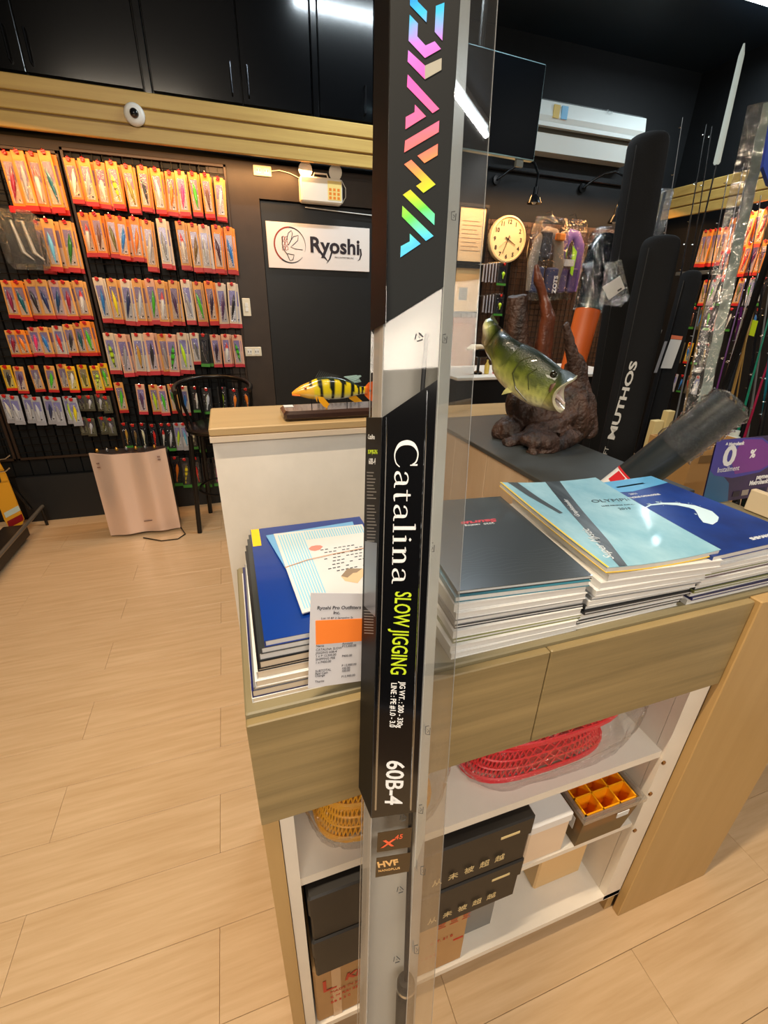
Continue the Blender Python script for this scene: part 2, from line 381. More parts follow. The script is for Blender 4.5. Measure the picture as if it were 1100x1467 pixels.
# plastic baskets wrapped in film
WRAP = clear('crinkled_wrap', (.98, .98, .98), .09, 1.7, bump=1.0, bscale=70, milk=0)
def basket(x0, x1, y0, y1, z0, h, col, lb, grp):
    r = thing('plastic_basket', lb, 'basket', ((x0+x1)/2, (y0+y1)/2, z0), grp)
    m = mat('basket_'+col[0], col[1], .4)
    def rr(s, z, n=28, p=3.2):
        out = []
        for j in range(n):
            q = 2*math.pi*j/n; c_, s_ = math.cos(q), math.sin(q)
            out.append(((x0+x1)/2 + (x1-x0)/2*s*math.copysign(abs(c_)**(2/p), c_), (y0+y1)/2 + (y1-y0)/2*s*math.copysign(abs(s_)**(2/p), s_), z))
        return out
    MB().rings([rr(.80, z0+h-.004), rr(.84, z0+h-.003), rr(.82, z0+h), rr(.78, z0+h)], True).build('base', m, r)      # stored upside down: base on top
    MB().rings([rr(.965, z0+.010), rr(1.0, z0+.012), rr(1.03, z0+.010), rr(1.03, z0+.001), rr(.99, z0+.001), rr(.965, z0+.010)], False).build('rim', m, r, smooth=True)
    sl = MB(); n = 72; A, B = rr(.98, z0+.010, n), rr(.83, z0+h-.003, n)
    for j in range(n): sl.tube([A[j], B[(j+2) % n]], .0016, 4); sl.tube([A[j], B[(j-2) % n]], .0016, 4)
    for k in (.33, .66):
        ring = [V(A[j]).lerp(V(B[j]), k) for j in range(n)]
        sl.tube(ring+[ring[0]], .0020, 4, False)
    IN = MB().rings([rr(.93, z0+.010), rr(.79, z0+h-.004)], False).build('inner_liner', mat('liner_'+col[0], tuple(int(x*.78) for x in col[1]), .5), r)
    o = sl.build('lattice', m, r); o['kind'] = 'stuff'
    return r
def wrap(x0, x1, y0, y1, z0, z1, lb, seed):
    n, mrows = 90, 30; rings = []
    for i in range(mrows+1):
        k = i/mrows; z = z0+(z1-z0)*k; s = .93+.09*math.sin(math.pi*k)
        if k > .9: s *= .92
        ring = []
        for j in range(n):
            q = 2*math.pi*j/n; c_, s_ = math.cos(q), math.sin(q)
            w_ = 1+.05*noise.noise(V((c_*3+seed, s_*3, k*5)))+.035*(.5-abs(noise.noise(V((c_*11+seed, s_*11, k*9)))))
            ring.append(((x0+x1)/2+(x1-x0)/2*s*w_*math.copysign(abs(c_)**.55, c_), (y0+y1)/2+(y1-y0)/2*s*w_*math.copysign(abs(s_)**.55, s_), z))
        rings.append(ring)
    o = MB().rings(rings).build('plastic_wrap', WRAP, loc=((x0+x1)/2, (y0+y1)/2, z0), smooth=True)
    return tag(o, lb, 'wrapper')
basket(.335, .655, .435, .60, .633, .062, ('red', (232, 20, 40)), 'red lattice basket on the upper shelf, lower of two', 'red baskets')
basket(.375, .70, .445, .62, .698, .062, ('red', (232, 20, 40)), 'red lattice basket stacked on top of another red one', 'red baskets')
wrap(.315, .728, .410, .67, .632, .790, 'crinkled clear film around the red baskets', 3)
basket(.050, .262, .425, .60, .633, .066, ('yellow', (252, 180, 22)), 'orange-yellow lattice basket on the upper shelf, lower of two', 'yellow baskets')
basket(.055, .262, .435, .61, .702, .062, ('yellow', (252, 180, 22)), 'orange-yellow lattice basket stacked on another one', 'yellow baskets')
wrap(.034, .285, .408, .65, .632, .795, 'crinkled clear film around the yellow baskets', 8)

# ================================================================ WHITE LEDGE + BLACK-TOP COUNTER
r = thing('reception_ledge', 'tall white panelled reception ledge with tan top, behind the counter', 'counter', (.13, .86, 0))
MB().box((-.043, .785, 0), (.325, .94, 1.236)).build('white_panel', mat('stained_white_panel', (226, 219, 208), .38, rgb2=(206, 200, 190), scale=(5, 5, 4)), r)
MB().bbox((-.046, .778, 1.236), (.328, .945, 1.25), .002).build('top', TAN, r)
MB().box((-.046, .776, 1.226), (.328, .784, 1.2355)).build('edge_strip', mat('worn_edge', (196, 180, 160), .5), r)
r = thing('side_counter', 'plywood-sided counter with dark slate top under the bass trophy', 'counter', (.98, 1.3, 0))
MB().bbox((.80, .80, .985), (1.17, 1.76, 1.0), .002).build('top', mat('slate_top', (62, 66, 66), .45, var=.2), r)
PLY = mat('plywood', (196, 174, 146), .6, rgb2=(180, 156, 126), scale=(10, 10, 2))
for k in range(4): 
    y0 = .80+k*.24; MB().bbox((.806, y0+.001, 0), (.824, y0+.238, .984), .002).build('plywood_panel', PLY, r)
MB().box((.826, .80, 0), (1.165, 1.75, .984)).build('carcass', PLY, r)

r = thing('side_bar', 'white-faced bar counter with tan top at the far right, mostly outside', 'counter', (1.9, -.2, 0))
MB().box((1.70, -1.0, .09), (2.1, .56, 1.285)).build('white_face', MATS['stained_white_panel'], r)
MB().box((1.73, -.97, 0), (2.07, .53, .09)).build('toe_kick', mat('brown_kick', (84, 66, 40), .6), r)
MB().bbox((1.68, -1.02, 1.286), (2.12, .58, 1.32), .003).build('top', TAN, r)
# ================================================================ CATALOGS ON THE COUNTER
PAGES = mat('page_block', (228, 226, 222), .7, rgb2=(205, 203, 200), scale=(2, 2, 900))
PAGESC = mat('page_block_cream', (226, 208, 182), .7, rgb2=(208, 190, 165), scale=(2, 2, 900))
def catalog(o, yaw, wd, ln, th, cover, lb, grp, pages=PAGES, spine=None, bend=0):
    """o = front-left bottom corner; returns thing and a frame on its top cover"""
    r = thing('catalog', lb, 'catalog', o, grp)
    ex = V((math.cos(yaw), math.sin(yaw), 0)); ey = V((-ex.y, ex.x, 0)); X = Matrix((ex, ey, V((0, 0, 1)))).transposed().to_4x4(); X.translation = V(o)
    b = MB(); b.X = X; b.box((.0015, .0015, .0007), (wd-.0015, ln-.0015, th-.0007)); b.build('page_block', pages, r)
    b = MB(); b.X = X
    b.box((0, 0, 0), (wd, ln, .0007)); b.box((0, 0, th-.0007), (wd, ln, th)); b.box((0, 0, .0007), (.0012, ln, th-.0007))
    b.build('cover', spine or cover, r) if spine is None else b.build('cover', cover, r)
    T = X.copy(); T.translation = X @ V((0, 0, th+.0002))
    return r, T
def quad(T, pts, m, name, r, h=.0002):
    b = MB(); b.X = T; b.prism([(x, y, 0) for x, y in pts], (0, 0, h)); return b.build(name, m, r)
CV = {k: mat('cover_'+k, c, .3, coat=.3) for k, c in dict(dark=(52, 56, 58), black=(22, 22, 26), navy=(30, 34, 90), grey=(120, 122, 124), white=(224, 224, 222), blue=(5, 50, 132), olive=(120, 124, 70), teal=(40, 110, 130), skyblue=(150, 200, 214), deepblue=(24, 62, 150), maroon=(80, 30, 34)).items()}
def stack(x, y, wd, ln, lays, where, grp, shift, jit=.003, yaw=0):
    z = 1.0062; n = len(lays); H_ = sum(t for t, c in lays); res = None
    for i, (t, c) in enumerate(lays):
        k = (z-1.006)/H_; o = V((x+shift[0]*k+random.uniform(-jit, jit), y+shift[1]*k+random.uniform(0, jit*1.5), z))
        pos = n-1-i
        if c == 'TOP': c = None
        cv = CV[c] if isinstance(c, str) else c
        lb = '%s catalog %s %s' % ({0: 'topmost'}.get(pos, ordinal(pos)+' from top'), 'with %s cover in' % [k_ for k_, v_ in CV.items() if v_ == cv][0].replace('skyblue', 'pale blue').replace('deepblue', 'deep blue'), where)
        res = catalog(o, yaw*k+random.uniform(-.008, .008), wd, ln, t-.0002, cv, lb, grp, PAGESC if 'left' in where and pos > 2 else PAGES)
        z += t
    return res
r, T = stack(-.020, .412, .190, .285, [(.007, 'white'), (.011, 'navy'), (.005, 'grey'), (.010, 'white'), (.012, 'white'), (.004, 'black'), (.011, 'black'), (.011, 'dark'), (.009, 'dark'), (.009, 'blue')], 'the left counter stack', 'catalogs in the left stack', (.022, .0), .002)
# yellow spine tag on the blue cover
YEL = mat('yellow_print', (240, 200, 20), .4)
quad(T, [(.001, .225), (.014, .225), (.014, .284), (.001, .284)], YEL, 'yellow_corner', r)
r, T = stack(.238, .406, .206, .296, [(.010, 'white'), (.011, 'white'), (.006, 'olive'), (.012, 'white'), (.005, 'black'), (.008, 'grey'), (.010, 'white'), (.012, 'white'), (.009, 'teal'), (.006, 'dark')], 'the middle counter stack', 'catalogs in the middle stack', (.017, .030), .003, -.11)
text('Saurus', .016, mat('red_ink', (200, 60, 70), .5), T @ frame((.150, .2, 0), (-1, -.03, 0), (.03, -1, 0)), r, xs=1.6, shear=.2, bold=.0006)
text('2020  catalog', .008, mat('white_ink', (215, 220, 220), .5), T @ frame((.140, .187, 0), (-1, -.03, 0), (.03, -1, 0)), r, xs=1.3)
GRY = mat('grey_line', (84, 90, 92), .35)
wv = MB(); wv.X = T
for i in range(10):
    pts = [(.012+.018*j, .02+i*.0075+.006*math.sin(j*1.1+i*.35)+.010*math.sin(j*.45), .0003) for j in range(11)]
    for a, b_ in zip(pts, pts[1:]):
        wv.add([a, b_, (b_[0], b_[1]+.0006, b_[2]), (a[0], a[1]+.0006, a[2])], [(0, 1, 2, 3)])
wv.build('wave_print', GRY, r)
# third stack with the pale blue photo cover lying askew on top
r, T = stack(.440, .408, .205, .288, [(.008, 'white'), (.006, 'black'), (.010, 'white'), (.005, 'black'), (.008, 'dark'), (.009, 'white'), (.007, 'grey'), (.010, 'white'), (.012, 'white'), (.012, 'white')], 'the third counter stack', 'catalogs in the third stack', (.052, .006), .003, -.10)
oly = mat('ice_photo_cover', (160, 200, 212), .42, rgb2=(112, 168, 188), scale=(14, 9, 9), coat=.1)
z = 1.0062+.0872
r = thing('catalog', 'catalog with icy pale blue cover and yellow spine, atop the third stack', 'catalog', (.478, .412, z))
n, mm = 12, 2; cv = MB(); 
A, B_, Cc, D = V((.478, .412, z)), V((.690, .404, z)), V((.716, .705, z)), V((.500, .735, z))
def bl(u, v, h=0): 
    p = A.lerp(B_, u).lerp(D.lerp(Cc, u), v); p.z += h + .010*(u-.5)**2*2 + .008*v*v; return p
for (h0, h1, i, m_, nm) in ((.0, .0009, 0, YEL, 'back_cover'), (.0009, .0085, .004, PAGES, 'page_block'), (.0085, .0094, 0, oly, 'cover')):
    g = MB(); N_ = 10
    top = [[bl(i+(1-2*i)*a/N_, i+(1-2*i)*b_/N_, h1) for a in range(N_+1)] for b_ in range(N_+1)]
    bot = [[bl(i+(1-2*i)*a/N_, i+(1-2*i)*b_/N_, h0) for a in range(N_+1)] for b_ in range(N_+1)]
    vs = [p for row in top for p in row]+[p for row in bot for p in row]; K = (N_+1)**2; fs = []
    for b_ in range(N_):
        for a in range(N_):
            q = b_*(N_+1)+a; fs.append((q, q+1, q+N_+2, q+N_+1)); fs.append((K+q, K+q+N_+1, K+q+N_+2, K+q+1))
    for a in range(N_):
        fs += [(a, K+a, K+a+1, a+1), (N_*(N_+1)+a+1, K+N_*(N_+1)+a+1, K+N_*(N_+1)+a, N_*(N_+1)+a)]
        fs += [(a*(N_+1), (a+1)*(N_+1), K+(a+1)*(N_+1), K+a*(N_+1)), (a*(N_+1)+N_, K+a*(N_+1)+N_, K+(a+1)*(N_+1)+N_, (a+1)*(N_+1)+N_)]
    g.add(vs, fs); g.build(nm, m_, r, smooth=True)
def strip(pts_uv, m, name, h=.0097, off=(0, 0)):
    b = MB(); k = len(pts_uv)//2
    L_ = pts_uv[:k]; R_ = pts_uv[k:]; S = 10; ra = []; rb = []
    for i in range(S+1):
        t_ = i/S*(k-1); j = min(int(t_), k-2); f_ = t_-j
        a = (L_[j][0]*(1-f_)+L_[j+1][0]*f_, L_[j][1]*(1-f_)+L_[j+1][1]*f_); c_ = (R_[j][0]*(1-f_)+R_[j+1][0]*f_, R_[j][1]*(1-f_)+R_[j+1][1]*f_)
        ra.append(bl(a[0], a[1], h)); rb.append(bl(c_[0], c_[1], h))
    b.add(ra+rb, [(i, i+1, S+2+i, S+1+i) for i in range(S)]); return b.build(name, m, r)
strip([(.0, .0), (.0, 1.0), (.018, .0), (.018, 1.0)], YEL, 'yellow_spine')
rodp = mat('rod_print', (38, 44, 50), .3, rgb2=(80, 90, 96), scale=(60, 10, 10))
strip([(.10, .0), (.20, .25), (.33, .62), (.47, 1.0), (.17, .0), (.31, .25), (.46, .62), (.62, 1.0)], rodp, 'rod_photo')
strip([(.20, .55), (.12, .78), (.08, 1.0), (.24, .56), (.20, .78), (.18, 1.0)], rodp, 'rod_photo')
def on_cover(s, u, v, size, m, ex, ey, **k):
    p = bl(u, v, .0100); return text(s, size, m, frame(p, ex, ey), r, **k)
def uvdir(u0, v0, u1, v1): return bl(u1, v1)-bl(u0, v0)
on_cover('Super Mystic', .14, .06, .020, mat('silver_ink', (210, 216, 220), .4), uvdir(.14, .06, .36, .6), -uvdir(.14, .06, .8, .0), shear=.3, xs=.95)
on_cover('Graphiteleader', .345, .50, .012, MATS['silver_ink'], uvdir(.3, .5, .5, .98), -uvdir(.3, .5, .9, .4), shear=.3)
on_cover('OLYMPIC', .63, .66, .0165, mat('slate_ink', (64, 84, 96), .5), uvdir(.55, .7, .95, .66), uvdir(.5, .5, .5, .9), xs=1.25)
on_cover('LURE FISHING CATALOG', .66, .60, .0055, MATS['slate_ink'], uvdir(.55, .7, .95, .66), uvdir(.5, .5, .5, .9), xs=1.2)
on_cover('2019', .76, .535, .011, MATS['slate_ink'], uvdir(.55, .7, .95, .66), uvdir(.5, .5, .5, .9), xs=1.1)
# right stack
r, T = stack(.662, .402, .212, .29, [(.010, 'white'), (.006, 'navy'), (.009, 'white'), (.005, 'olive'), (.010, 'dark'), (.009, 'white'), (.006, 'maroon'), (.008, 'olive'), (.009, 'white'), (.012, 'white')], 'the rightmost counter stack', 'catalogs in the right stack', (.015, .0), .004)
sea = mat('sea_photo_cover', (26, 70, 160), .4, rgb2=(14, 36, 96), scale=(5, 5, 5), coat=.1)
zt = 1.0062+.0844
r, T = catalog((.672, .400, zt), .03, .220, .305, .0095, sea, 'deep blue catalog with white boat wake, atop the rightmost stack', 'catalogs in the right stack')
quad(T, [(0, .262), (.10, .245), (.22, .262), (.22, .305), (0, .305)], mat('sky_band', (96, 176, 226), .3), 'light_band', r)
W_ = mat('wake_white', (205, 232, 242), .5); WI = mat('white_ink', (215, 220, 220), .5)
b = MB(); b.X = T
path = [(.045, .170), (.075, .180), (.105, .178), (.130, .168), (.148, .150), (.152, .130), (.140, .112), (.122, .098), (.105, .086)]
wid = [.001, .002, .004, .007, .011, .015, .017, .014, .007]
for i in range(len(path)-1):
    (x0, y0), (x1, y1) = path[i], path[i+1]; dx, dy = x1-x0, y1-y0; L_ = math.hypot(dx, dy); nx, ny = -dy/L_, dx/L_
    dx2, dy2 = (path[min(i+2, len(path)-1)][0]-x1, path[min(i+2, len(path)-1)][1]-y1) if i+2 < len(path) else (dx, dy)
    L2 = math.hypot(dx2, dy2); mx_, my_ = -dy2/L2, dx2/L2
    b.add([(x0-nx*wid[i], y0-ny*wid[i], .0003), (x1-mx_*wid[i+1], y1-my_*wid[i+1], .0003), (x1+mx_*wid[i+1], y1+my_*wid[i+1], .0003), (x0+nx*wid[i], y0+ny*wid[i], .0003)], [(0, 1, 2, 3)])
for k in range(46):
    q = random.random(); i = int(q*8); px, py = path[i]; px += random.uniform(-.018, .018)*q*1.4; py += random.uniform(-.018, .018)*q*1.4; s_ = random.uniform(.0015, .005)
    b.add([(px, py, .0004), (px+s_, py+s_*.5, .0004), (px+s_*.2, py+s_*1.2, .0004)], [(0, 1, 2)])
b.build('boat_wake_print', W_, r)
text('2021', .009, WI, T @ frame((.080, .232, 0), (1, -.04, 0), (0, 1, 0)), r, xs=1.2)
text('FISHING TACKLE CATALOGUE', .0082, WI, T @ frame((.030, .219, 0), (1, -.04, 0), (0, 1, 0)), r, bold=.0003)
text('SHIMANO', .010, WI, T @ frame((.118, .018, 0), (1, 0, 0), (0, 1, 0)), r, xs=1.2, bold=.0004)
quad(T, [(.085, .270), (.165, .272), (.165, .278), (.085, .276)], mat('title_bar', (40, 90, 170), .4), 'title_bar', r)

# flyer bundle with a rubber band on the blue catalog
zf = 1.0985
def zq(u, v, z=zf): return at(u, v, z=z)
r = thing('flyer_bundle', 'bundle of blue-striped white leaflets under a rubber band', 'flyers', zq(455, 820))
b = MB().prism([zq(381, 768, zf-.0015), zq(505, 748, zf-.0015), zq(521, 790, zf-.0015), zq(418, 830, zf-.0015)], (0, 0, .0012)); b.build('lower_flyer', mat('light_blue_paper', (110, 168, 216), .5), r)
a, b_, c_, d_ = zq(392, 766, zf), zq(519, 752, zf), zq(560, 842, zf), zq(433, 880, zf)
def fq(u, v, h=.0016): p = a.lerp(b_, u).lerp(d_.lerp(c_, u), v); return V((p.x, p.y, p.z+h))
MB().prism([fq(0, 0, 0), fq(0, 1, 0), fq(1, 1, 0), fq(1, 0, 0)], (0, 0, .0015)).build('leaflet', PAPER, r)
b = MB()
for k in range(10):
    u = .035+k*.028; b.add([fq(u, .03), fq(u, .97), fq(u+.014, .97), fq(u+.014, .03)], [(0, 1, 2, 3)])
for k in range(24):
    u = .32+k*.028; b.add([fq(u, .02), fq(u, .16), fq(u+.014, .16), fq(u+.014, .02)], [(0, 1, 2, 3)])
b.build('blue_stripes', mat('stripe_blue', (138, 196, 222), .6), r)
INK = mat('dark_ink', (60, 62, 70), .6)
b = MB()
for k in range(8):
    v = .34+k*.045; u0 = .42+.03*(k % 3)
    for j in range(9):
        u = u0+j*.05; 
        if random.random() < .25: continue
        b.add([fq(u, v, .0017), fq(u, v+.012, .0017), fq(u+.034, v+.012, .0017), fq(u+.034, v, .0017)], [(0, 1, 2, 3)])
b.build('text_lines', INK, r)
cr = MB(); p = [(.30, .30), (.34, .27), (.39, .265), (.44, .275), (.46, .30), (.42, .335), (.36, .345), (.32, .33)]
cr.poly([fq(u, v, .0018) for u, v in p]); cr.build('crab_mark', mat('crab_pink', (226, 130, 116), .6), r)
cr = MB(); cr.poly([fq(u, v, .0018) for u, v in [(.52, .74), (.62, .66), (.78, .70), (.80, .76), (.66, .86), (.54, .80)]]); cr.build('box_picture', mat('kraft_print', (214, 182, 142), .6), r)
cr = MB(); cr.poly([fq(u, v, .0019) for u, v in [(.52, .735), (.62, .66), (.66, .73), (.58, .77)]]); cr.poly([fq(u, v, .0019) for u, v in [(.62, .66), (.78, .70), (.70, .735), (.66, .73)]]); cr.build('box_picture_shade', mat('kraft_print_dark', (140, 120, 96), .6), r)
lines([[zq(408, 813, zf+.0022), zq(440, 802, zf+.0028), zq(480, 793, zf+.003), zq(532, 783, zf+.0024)]], .0006, mat('rubber', (206, 150, 110), .6), 'rubber_band', r)

# receipt leaning on the stack front, with an added orange block that redacts part of the print
r = thing('receipt', 'long white printed receipt leaning against the left catalog stack', 'receipt', at(480, 984, y=.395))
def rq(u, v, off=0):
    tl, tr, bl_, br = at(445, 849, y=.404-off), at(521, 850, y=.404-off), at(441, 986, y=.3985-off), at(519, 975, y=.3985-off)
    return tl.lerp(tr, u).lerp(bl_.lerp(br, u), v)
MB().prism([rq(0, 0), rq(0, 1), rq(1, 1), rq(1, 0)], (0, -.0004, 0)).build('paper', mat('receipt_paper', (216, 216, 222), .6), r)
def rt(s, u, v, size, **k): text(s, size, mat('receipt_ink', (44, 44, 56), .6), frame(rq(u, v, .0007), rq(1, v)-rq(0, v), rq(u, 0)-rq(u, 1)), r, depth=.0002, **k)
rt('Ryoshi Pro Outfitters', .12, .165, .0062, xs=.95, bold=.0001); rt('Inc.', .42, .215, .0058, bold=.0001); rt('Lot 10 BF 2 Sampaloc St', .2, .265, .0038)
b = MB().prism([rq(.10, .275, .0008), rq(.12, .525, .0008), rq(1.02, .52, .0008), rq(.98, .27, .0008)], (0, -.0004, 0))
b.build('orange_redaction', mat('orange_redaction', (255, 140, 60), .8, spec=.1), r)
for s, v in (('Name', .555), ('CATALINA SLOW', .595), ('JIGGING 60B-4', .63), ('1 x P 13,500.00', .665), ('SHIPPING FEE', .70), ('1 x P400.00', .735), ('SUBTOTAL', .83), ('Paid Cash', .86), ('Change', .885), ('Thanks', .95)): rt(s, .12, v, .0046, xs=.85, bold=0)
for s, v in (('Amount', .55), ('P13,500.00', .58), ('P400.00', .69), ('P 13,900.00', .80), ('100.00', .835), ('100.00', .865), ('P13,900.00', .93)): rt(s, .60, v, .0046, xs=.85, bold=0)

# ================================================================ TALL CLEAR FISHING ROD BOX (held upright in front of the counter)
xc, yc, zc = R2, -U2, _f
dv = (xc*((464-550)/FPX) + yc*((3850-733.5)/FPX) + zc).normalized()
uv = (xc - dv*xc.dot(dv)).normalized(); nv = uv.cross(dv).normalized()
if nv.dot(zc) > 0: nv = -nv            # towards the viewer
z0 = .050*FPX/92
A0 = EYE + ray(562, 0)*z0
def fp(u, v, off=.0):                    # point on the front face of the box
    d = ray(u, v); n_ = nv; t_ = (A0+n_*off-EYE).dot(n_)/d.dot(n_); return EYE+d*t_
def bp(a, t, dep): return A0 + uv*a + dv*t - nv*dep    # a across, t down, dep backwards
tb = (A0.z-.004)/(-dv.z)                 # reaches the floor
TT, TB = -.28, tb-.006
XS = [(0, 0), (.050, 0), (.0906, .045), (-.0126, .045)]
rb = thing('rod_box', 'tall clear fishing rod box with black iridescent labels, held upright', 'rod box', bp(.02, tb, .03))
PL = clear('box_plastic', (.965, .97, .965), .03, .75)
PLW = clear('box_plastic_side', (.93, .93, .925), .012, 1.7, milk=.02)
def sheet(p, q, t0, t1, m, name, th=.0006):
    b = MB(); a0, d0 = p; a1, d1 = q; dx, dy = a1-a0, d1-d0; L_ = math.hypot(dx, dy); nx, ny = -dy/L_*th, dx/L_*th
    b.rings([[bp(a0, t, d0), bp(a1, t, d1), bp(a1+nx, t, d1+ny), bp(a0+nx, t, d0+ny)] for t in (t0, t1)]); return b.build(name, m, rb)
sheet(XS[0], XS[1], TT, TB, PL, 'front_pane'); sheet(XS[1], XS[2], TT, TB, PLW, 'side_pane'); sheet(XS[3], XS[0], TT, TB, clear('box_plastic_left', (.96, .96, .96), .05, .22), 'side_pane'); 
sheet(XS[2], XS[3], TT, TB, PL, 'back_pane')
MB().prism([bp(a, TB, d) for a, d in XS], dv*.003).build('end_cap', WHITE, rb)
MB().prism([bp(a, TT, d) for a, d in XS], -dv*.003).build('end_cap', WHITE, rb)
for (a, d_), nm in zip(XS, range(4)):   # folded edges catch the light
    k = MB().tube([bp(a, TT, d_), bp(a, TB, d_)], .00045, 6); k.build('folded_edge', clear('fold', (.9, .92, .92), .05, 5, milk=.35), rb)
def ip0(u, v):
    d = ray(u, v); return EYE+d*((A0-EYE).dot(nv)/d.dot(nv))
# white tray inside, open to the front
TW = mat('tray_white', (184, 179, 172), .55)
sheet((.0665, .041), (-.0100, .041), TT+.01, TB-.01, TW, 'tray_back')
tside = (ip0(596, 1245)-A0).dot(dv); sheet((.0515, .002), (.0665, .0405), TT+.01, tside, mat('tray_side_white', (236, 240, 234), .4), 'tray_side')
sheet((-.0095, .040), (-.0008, .003), TT+.01, TB-.01, TW, 'tray_side')
# the rod and its grip
RODM = mat('rod_blank', (30, 31, 38), .6)
def ip(u, v, dep):
    d = ray(u, v); t_ = (A0-nv*dep-EYE).dot(nv)/d.dot(nv); return EYE+d*t_
rd = MB().tube([ip(611, 478, .022), ip(605, 560, .022), ip(586, 1254, .022), ip(581, 1420, .022)], [.0020, .0022, .0030, .0034], 10).build('rod_blank', RODM, rb, smooth=True)
g0, g1 = ip(581.5, 1402, .022), ip(579, 1467, .022); gd = (g1-g0).normalized(); gl_ = (TB-.02) - (g0-A0).dot(dv)
MB().lathe([(.0, 0), (.0095, .001), (.0115, .006), (.012, .02), (.012, gl_*.6), (.009, gl_*.62), (.009, gl_*.95), (.0, gl_*.95)], 18, g0, gd).build('grip', mat('foam_grip', (34, 34, 36), .75, bump=.2, bscale=300), rb, smooth=True)
MB().lathe([(.0127, .010), (.0130, .012), (.0127, .014)], 18, g0, gd).build('grip_ring', CHROME, rb, smooth=True)
# printed card labels behind the front pane
def card(front, name, m, side=None, dep=.0012):
    b = MB(); b.prism([ip(u, v, -.0012) for u, v in front], -nv*-.0003)
    if side: 
        def sp(u, v):   # on the left side face plane, slightly proud
            p0, p1, p2 = bp(-.0008, 0, 0), bp(-.0008, 1, 0), bp(-.0134, 0, .045); n_ = (p1-p0).cross(p2-p0).normalized(); d = ray(u, v); t_ = (p0-EYE).dot(n_)/d.dot(n_); return EYE+d*t_
        sg = [sp(u, v) for u, v in side]; b.prism(sg, -uv*.0003)
    return b.build(name, m, rb)
LBM = mat('label_black', (12, 17, 20), .6, spec=.2)
LBG = mat('label_black_gloss', (9, 10, 13), .1, coat=1)
LSG = mat('label_side_black', (20, 18, 18), .5, spec=.12)
card([(563, -260), (675, -260), (635, 411), (553, 462)], 'upper_label', LBM)
def sideface(px, name, m, proud=.0008):
    p0, p1, p2 = bp(-proud, 0, 0), bp(-proud, 1, 0), bp(-.0126-proud, 0, .045); n_ = (p1-p0).cross(p2-p0).normalized(); out = []
    for u, v in px: d = ray(u, v); out.append(EYE+d*((p0-EYE).dot(n_)/d.dot(n_)))
    return MB().prism(out, -uv*.0003).build(name, m, rb)
sideface([(562, -260), (540, -260), (531, 474), (552.5, 463)], 'upper_label_side', LSG)
card([(547.5, 598), (626.5, 544), (596, 1163), (532, 1172)], 'lower_label', LBG)
sideface([(547, 598), (525, 598), (514, 1128), (531.5, 1172)], 'lower_label_side', LSG)
card([(541, 1193), (590, 1185), (588, 1213), (539.5, 1221)], 'small_label', mat('bronze_label', (58, 42, 22), .25, coat=.6), None)
card([(539, 1229), (588, 1221), (586, 1248), (537.5, 1257)], 'small_label', MATS['bronze_label'], None)
# chamfer strips running down the lower label
for a, b_, nm in (((553.5, 598), (538, 1160), 'l'), ((612, 560), (588, 1160), 'r')):
    p = ip(a[0], a[1], -.0017); q = ip(b_[0], b_[1], -.0017); MB().tube([p, q], .0011, 8).build('label_bead', mat('silver_bead', (190, 196, 204), .12, metal=1), rb, smooth=True)
# iridescent foil letter shapes
def foil():
    m = mat('rainbow_foil', (255, 255, 255), .3, coat=.6); nt = m.node_tree
    tc = nt.nodes.new('ShaderNodeTexCoord'); dp = nt.nodes.new('ShaderNodeVectorMath'); dp.operation = 'DOT_PRODUCT'; dp.inputs[1].default_value = tuple((dv+uv*.35).normalized())
    base = (bp(.02, tb, .03)); s0 = (fp(600, 0)-base).dot((dv+uv*.35).normalized()); s1 = (fp(600, 370)-base).dot((dv+uv*.35).normalized())
    mr = nt.nodes.new('ShaderNodeMapRange'); mr.inputs['From Min'].default_value = s0; mr.inputs['From Max'].default_value = s1
    nz = nt.nodes.new('ShaderNodeTexNoise'); nz.inputs['Scale'].default_value = 45
    ad = nt.nodes.new('ShaderNodeMath'); ad.operation = 'MULTIPLY_ADD'; ad.inputs[1].default_value = .10
    cr = nt.nodes.new('ShaderNodeValToRGB'); L = nt.links.new
    L(tc.outputs['Object'], dp.inputs[0]); L(dp.outputs['Value'], mr.inputs['Value']); L(tc.outputs['Object'], nz.inputs['Vector'])
    L(nz.outputs['Fac'], ad.inputs[0]); L(mr.outputs[0], ad.inputs[2]); L(ad.outputs[0], cr.inputs[0]); L(cr.outputs[0], nt.nodes['Principled BSDF'].inputs['Base Color'])
    els = [(0, (0, 130, 255)), (.12, (60, 190, 250)), (.2, (190, 130, 235)), (.34, (250, 100, 200)), (.5, (255, 110, 165)), (.62, (255, 120, 110)), (.70, (250, 165, 70)), (.78, (190, 215, 30)), (.86, (90, 225, 70)), (.93, (90, 230, 190)), (1, (40, 190, 255))]
    e = cr.color_ramp.elements; e[0].position = els[0][0]; e[0].color = lin(els[0][1]); e[1].position = 1; e[1].color = lin(els[-1][1])
    for p_, c_ in els[1:-1]: x = e.new(p_); x.color = lin(c_)
    return m
FOIL = foil()
k = .2181
SH = [[(400,-60),(400,35),(508,148),(512,75),(450,10),(450,-60)], [(570,40),(626,18),(612,268),(562,210)],
 [(398,98),(452,155),(448,240),(502,300),(562,272),(603,322),(498,382),(390,268)], [(388,330),(498,432),(498,522),(384,405)],
 [(385,490),(592,716),(548,744),(380,570)], [(432,688),(505,765),(370,850),(372,770),(430,738)], [(592,793),(588,868),(362,1002),(368,925)],
 [(583,945),(581,1020),(495,1072),(449,1024)], [(408,1050),(568,1212),(488,1268),(440,1222),(478,1196),(362,1080)]]
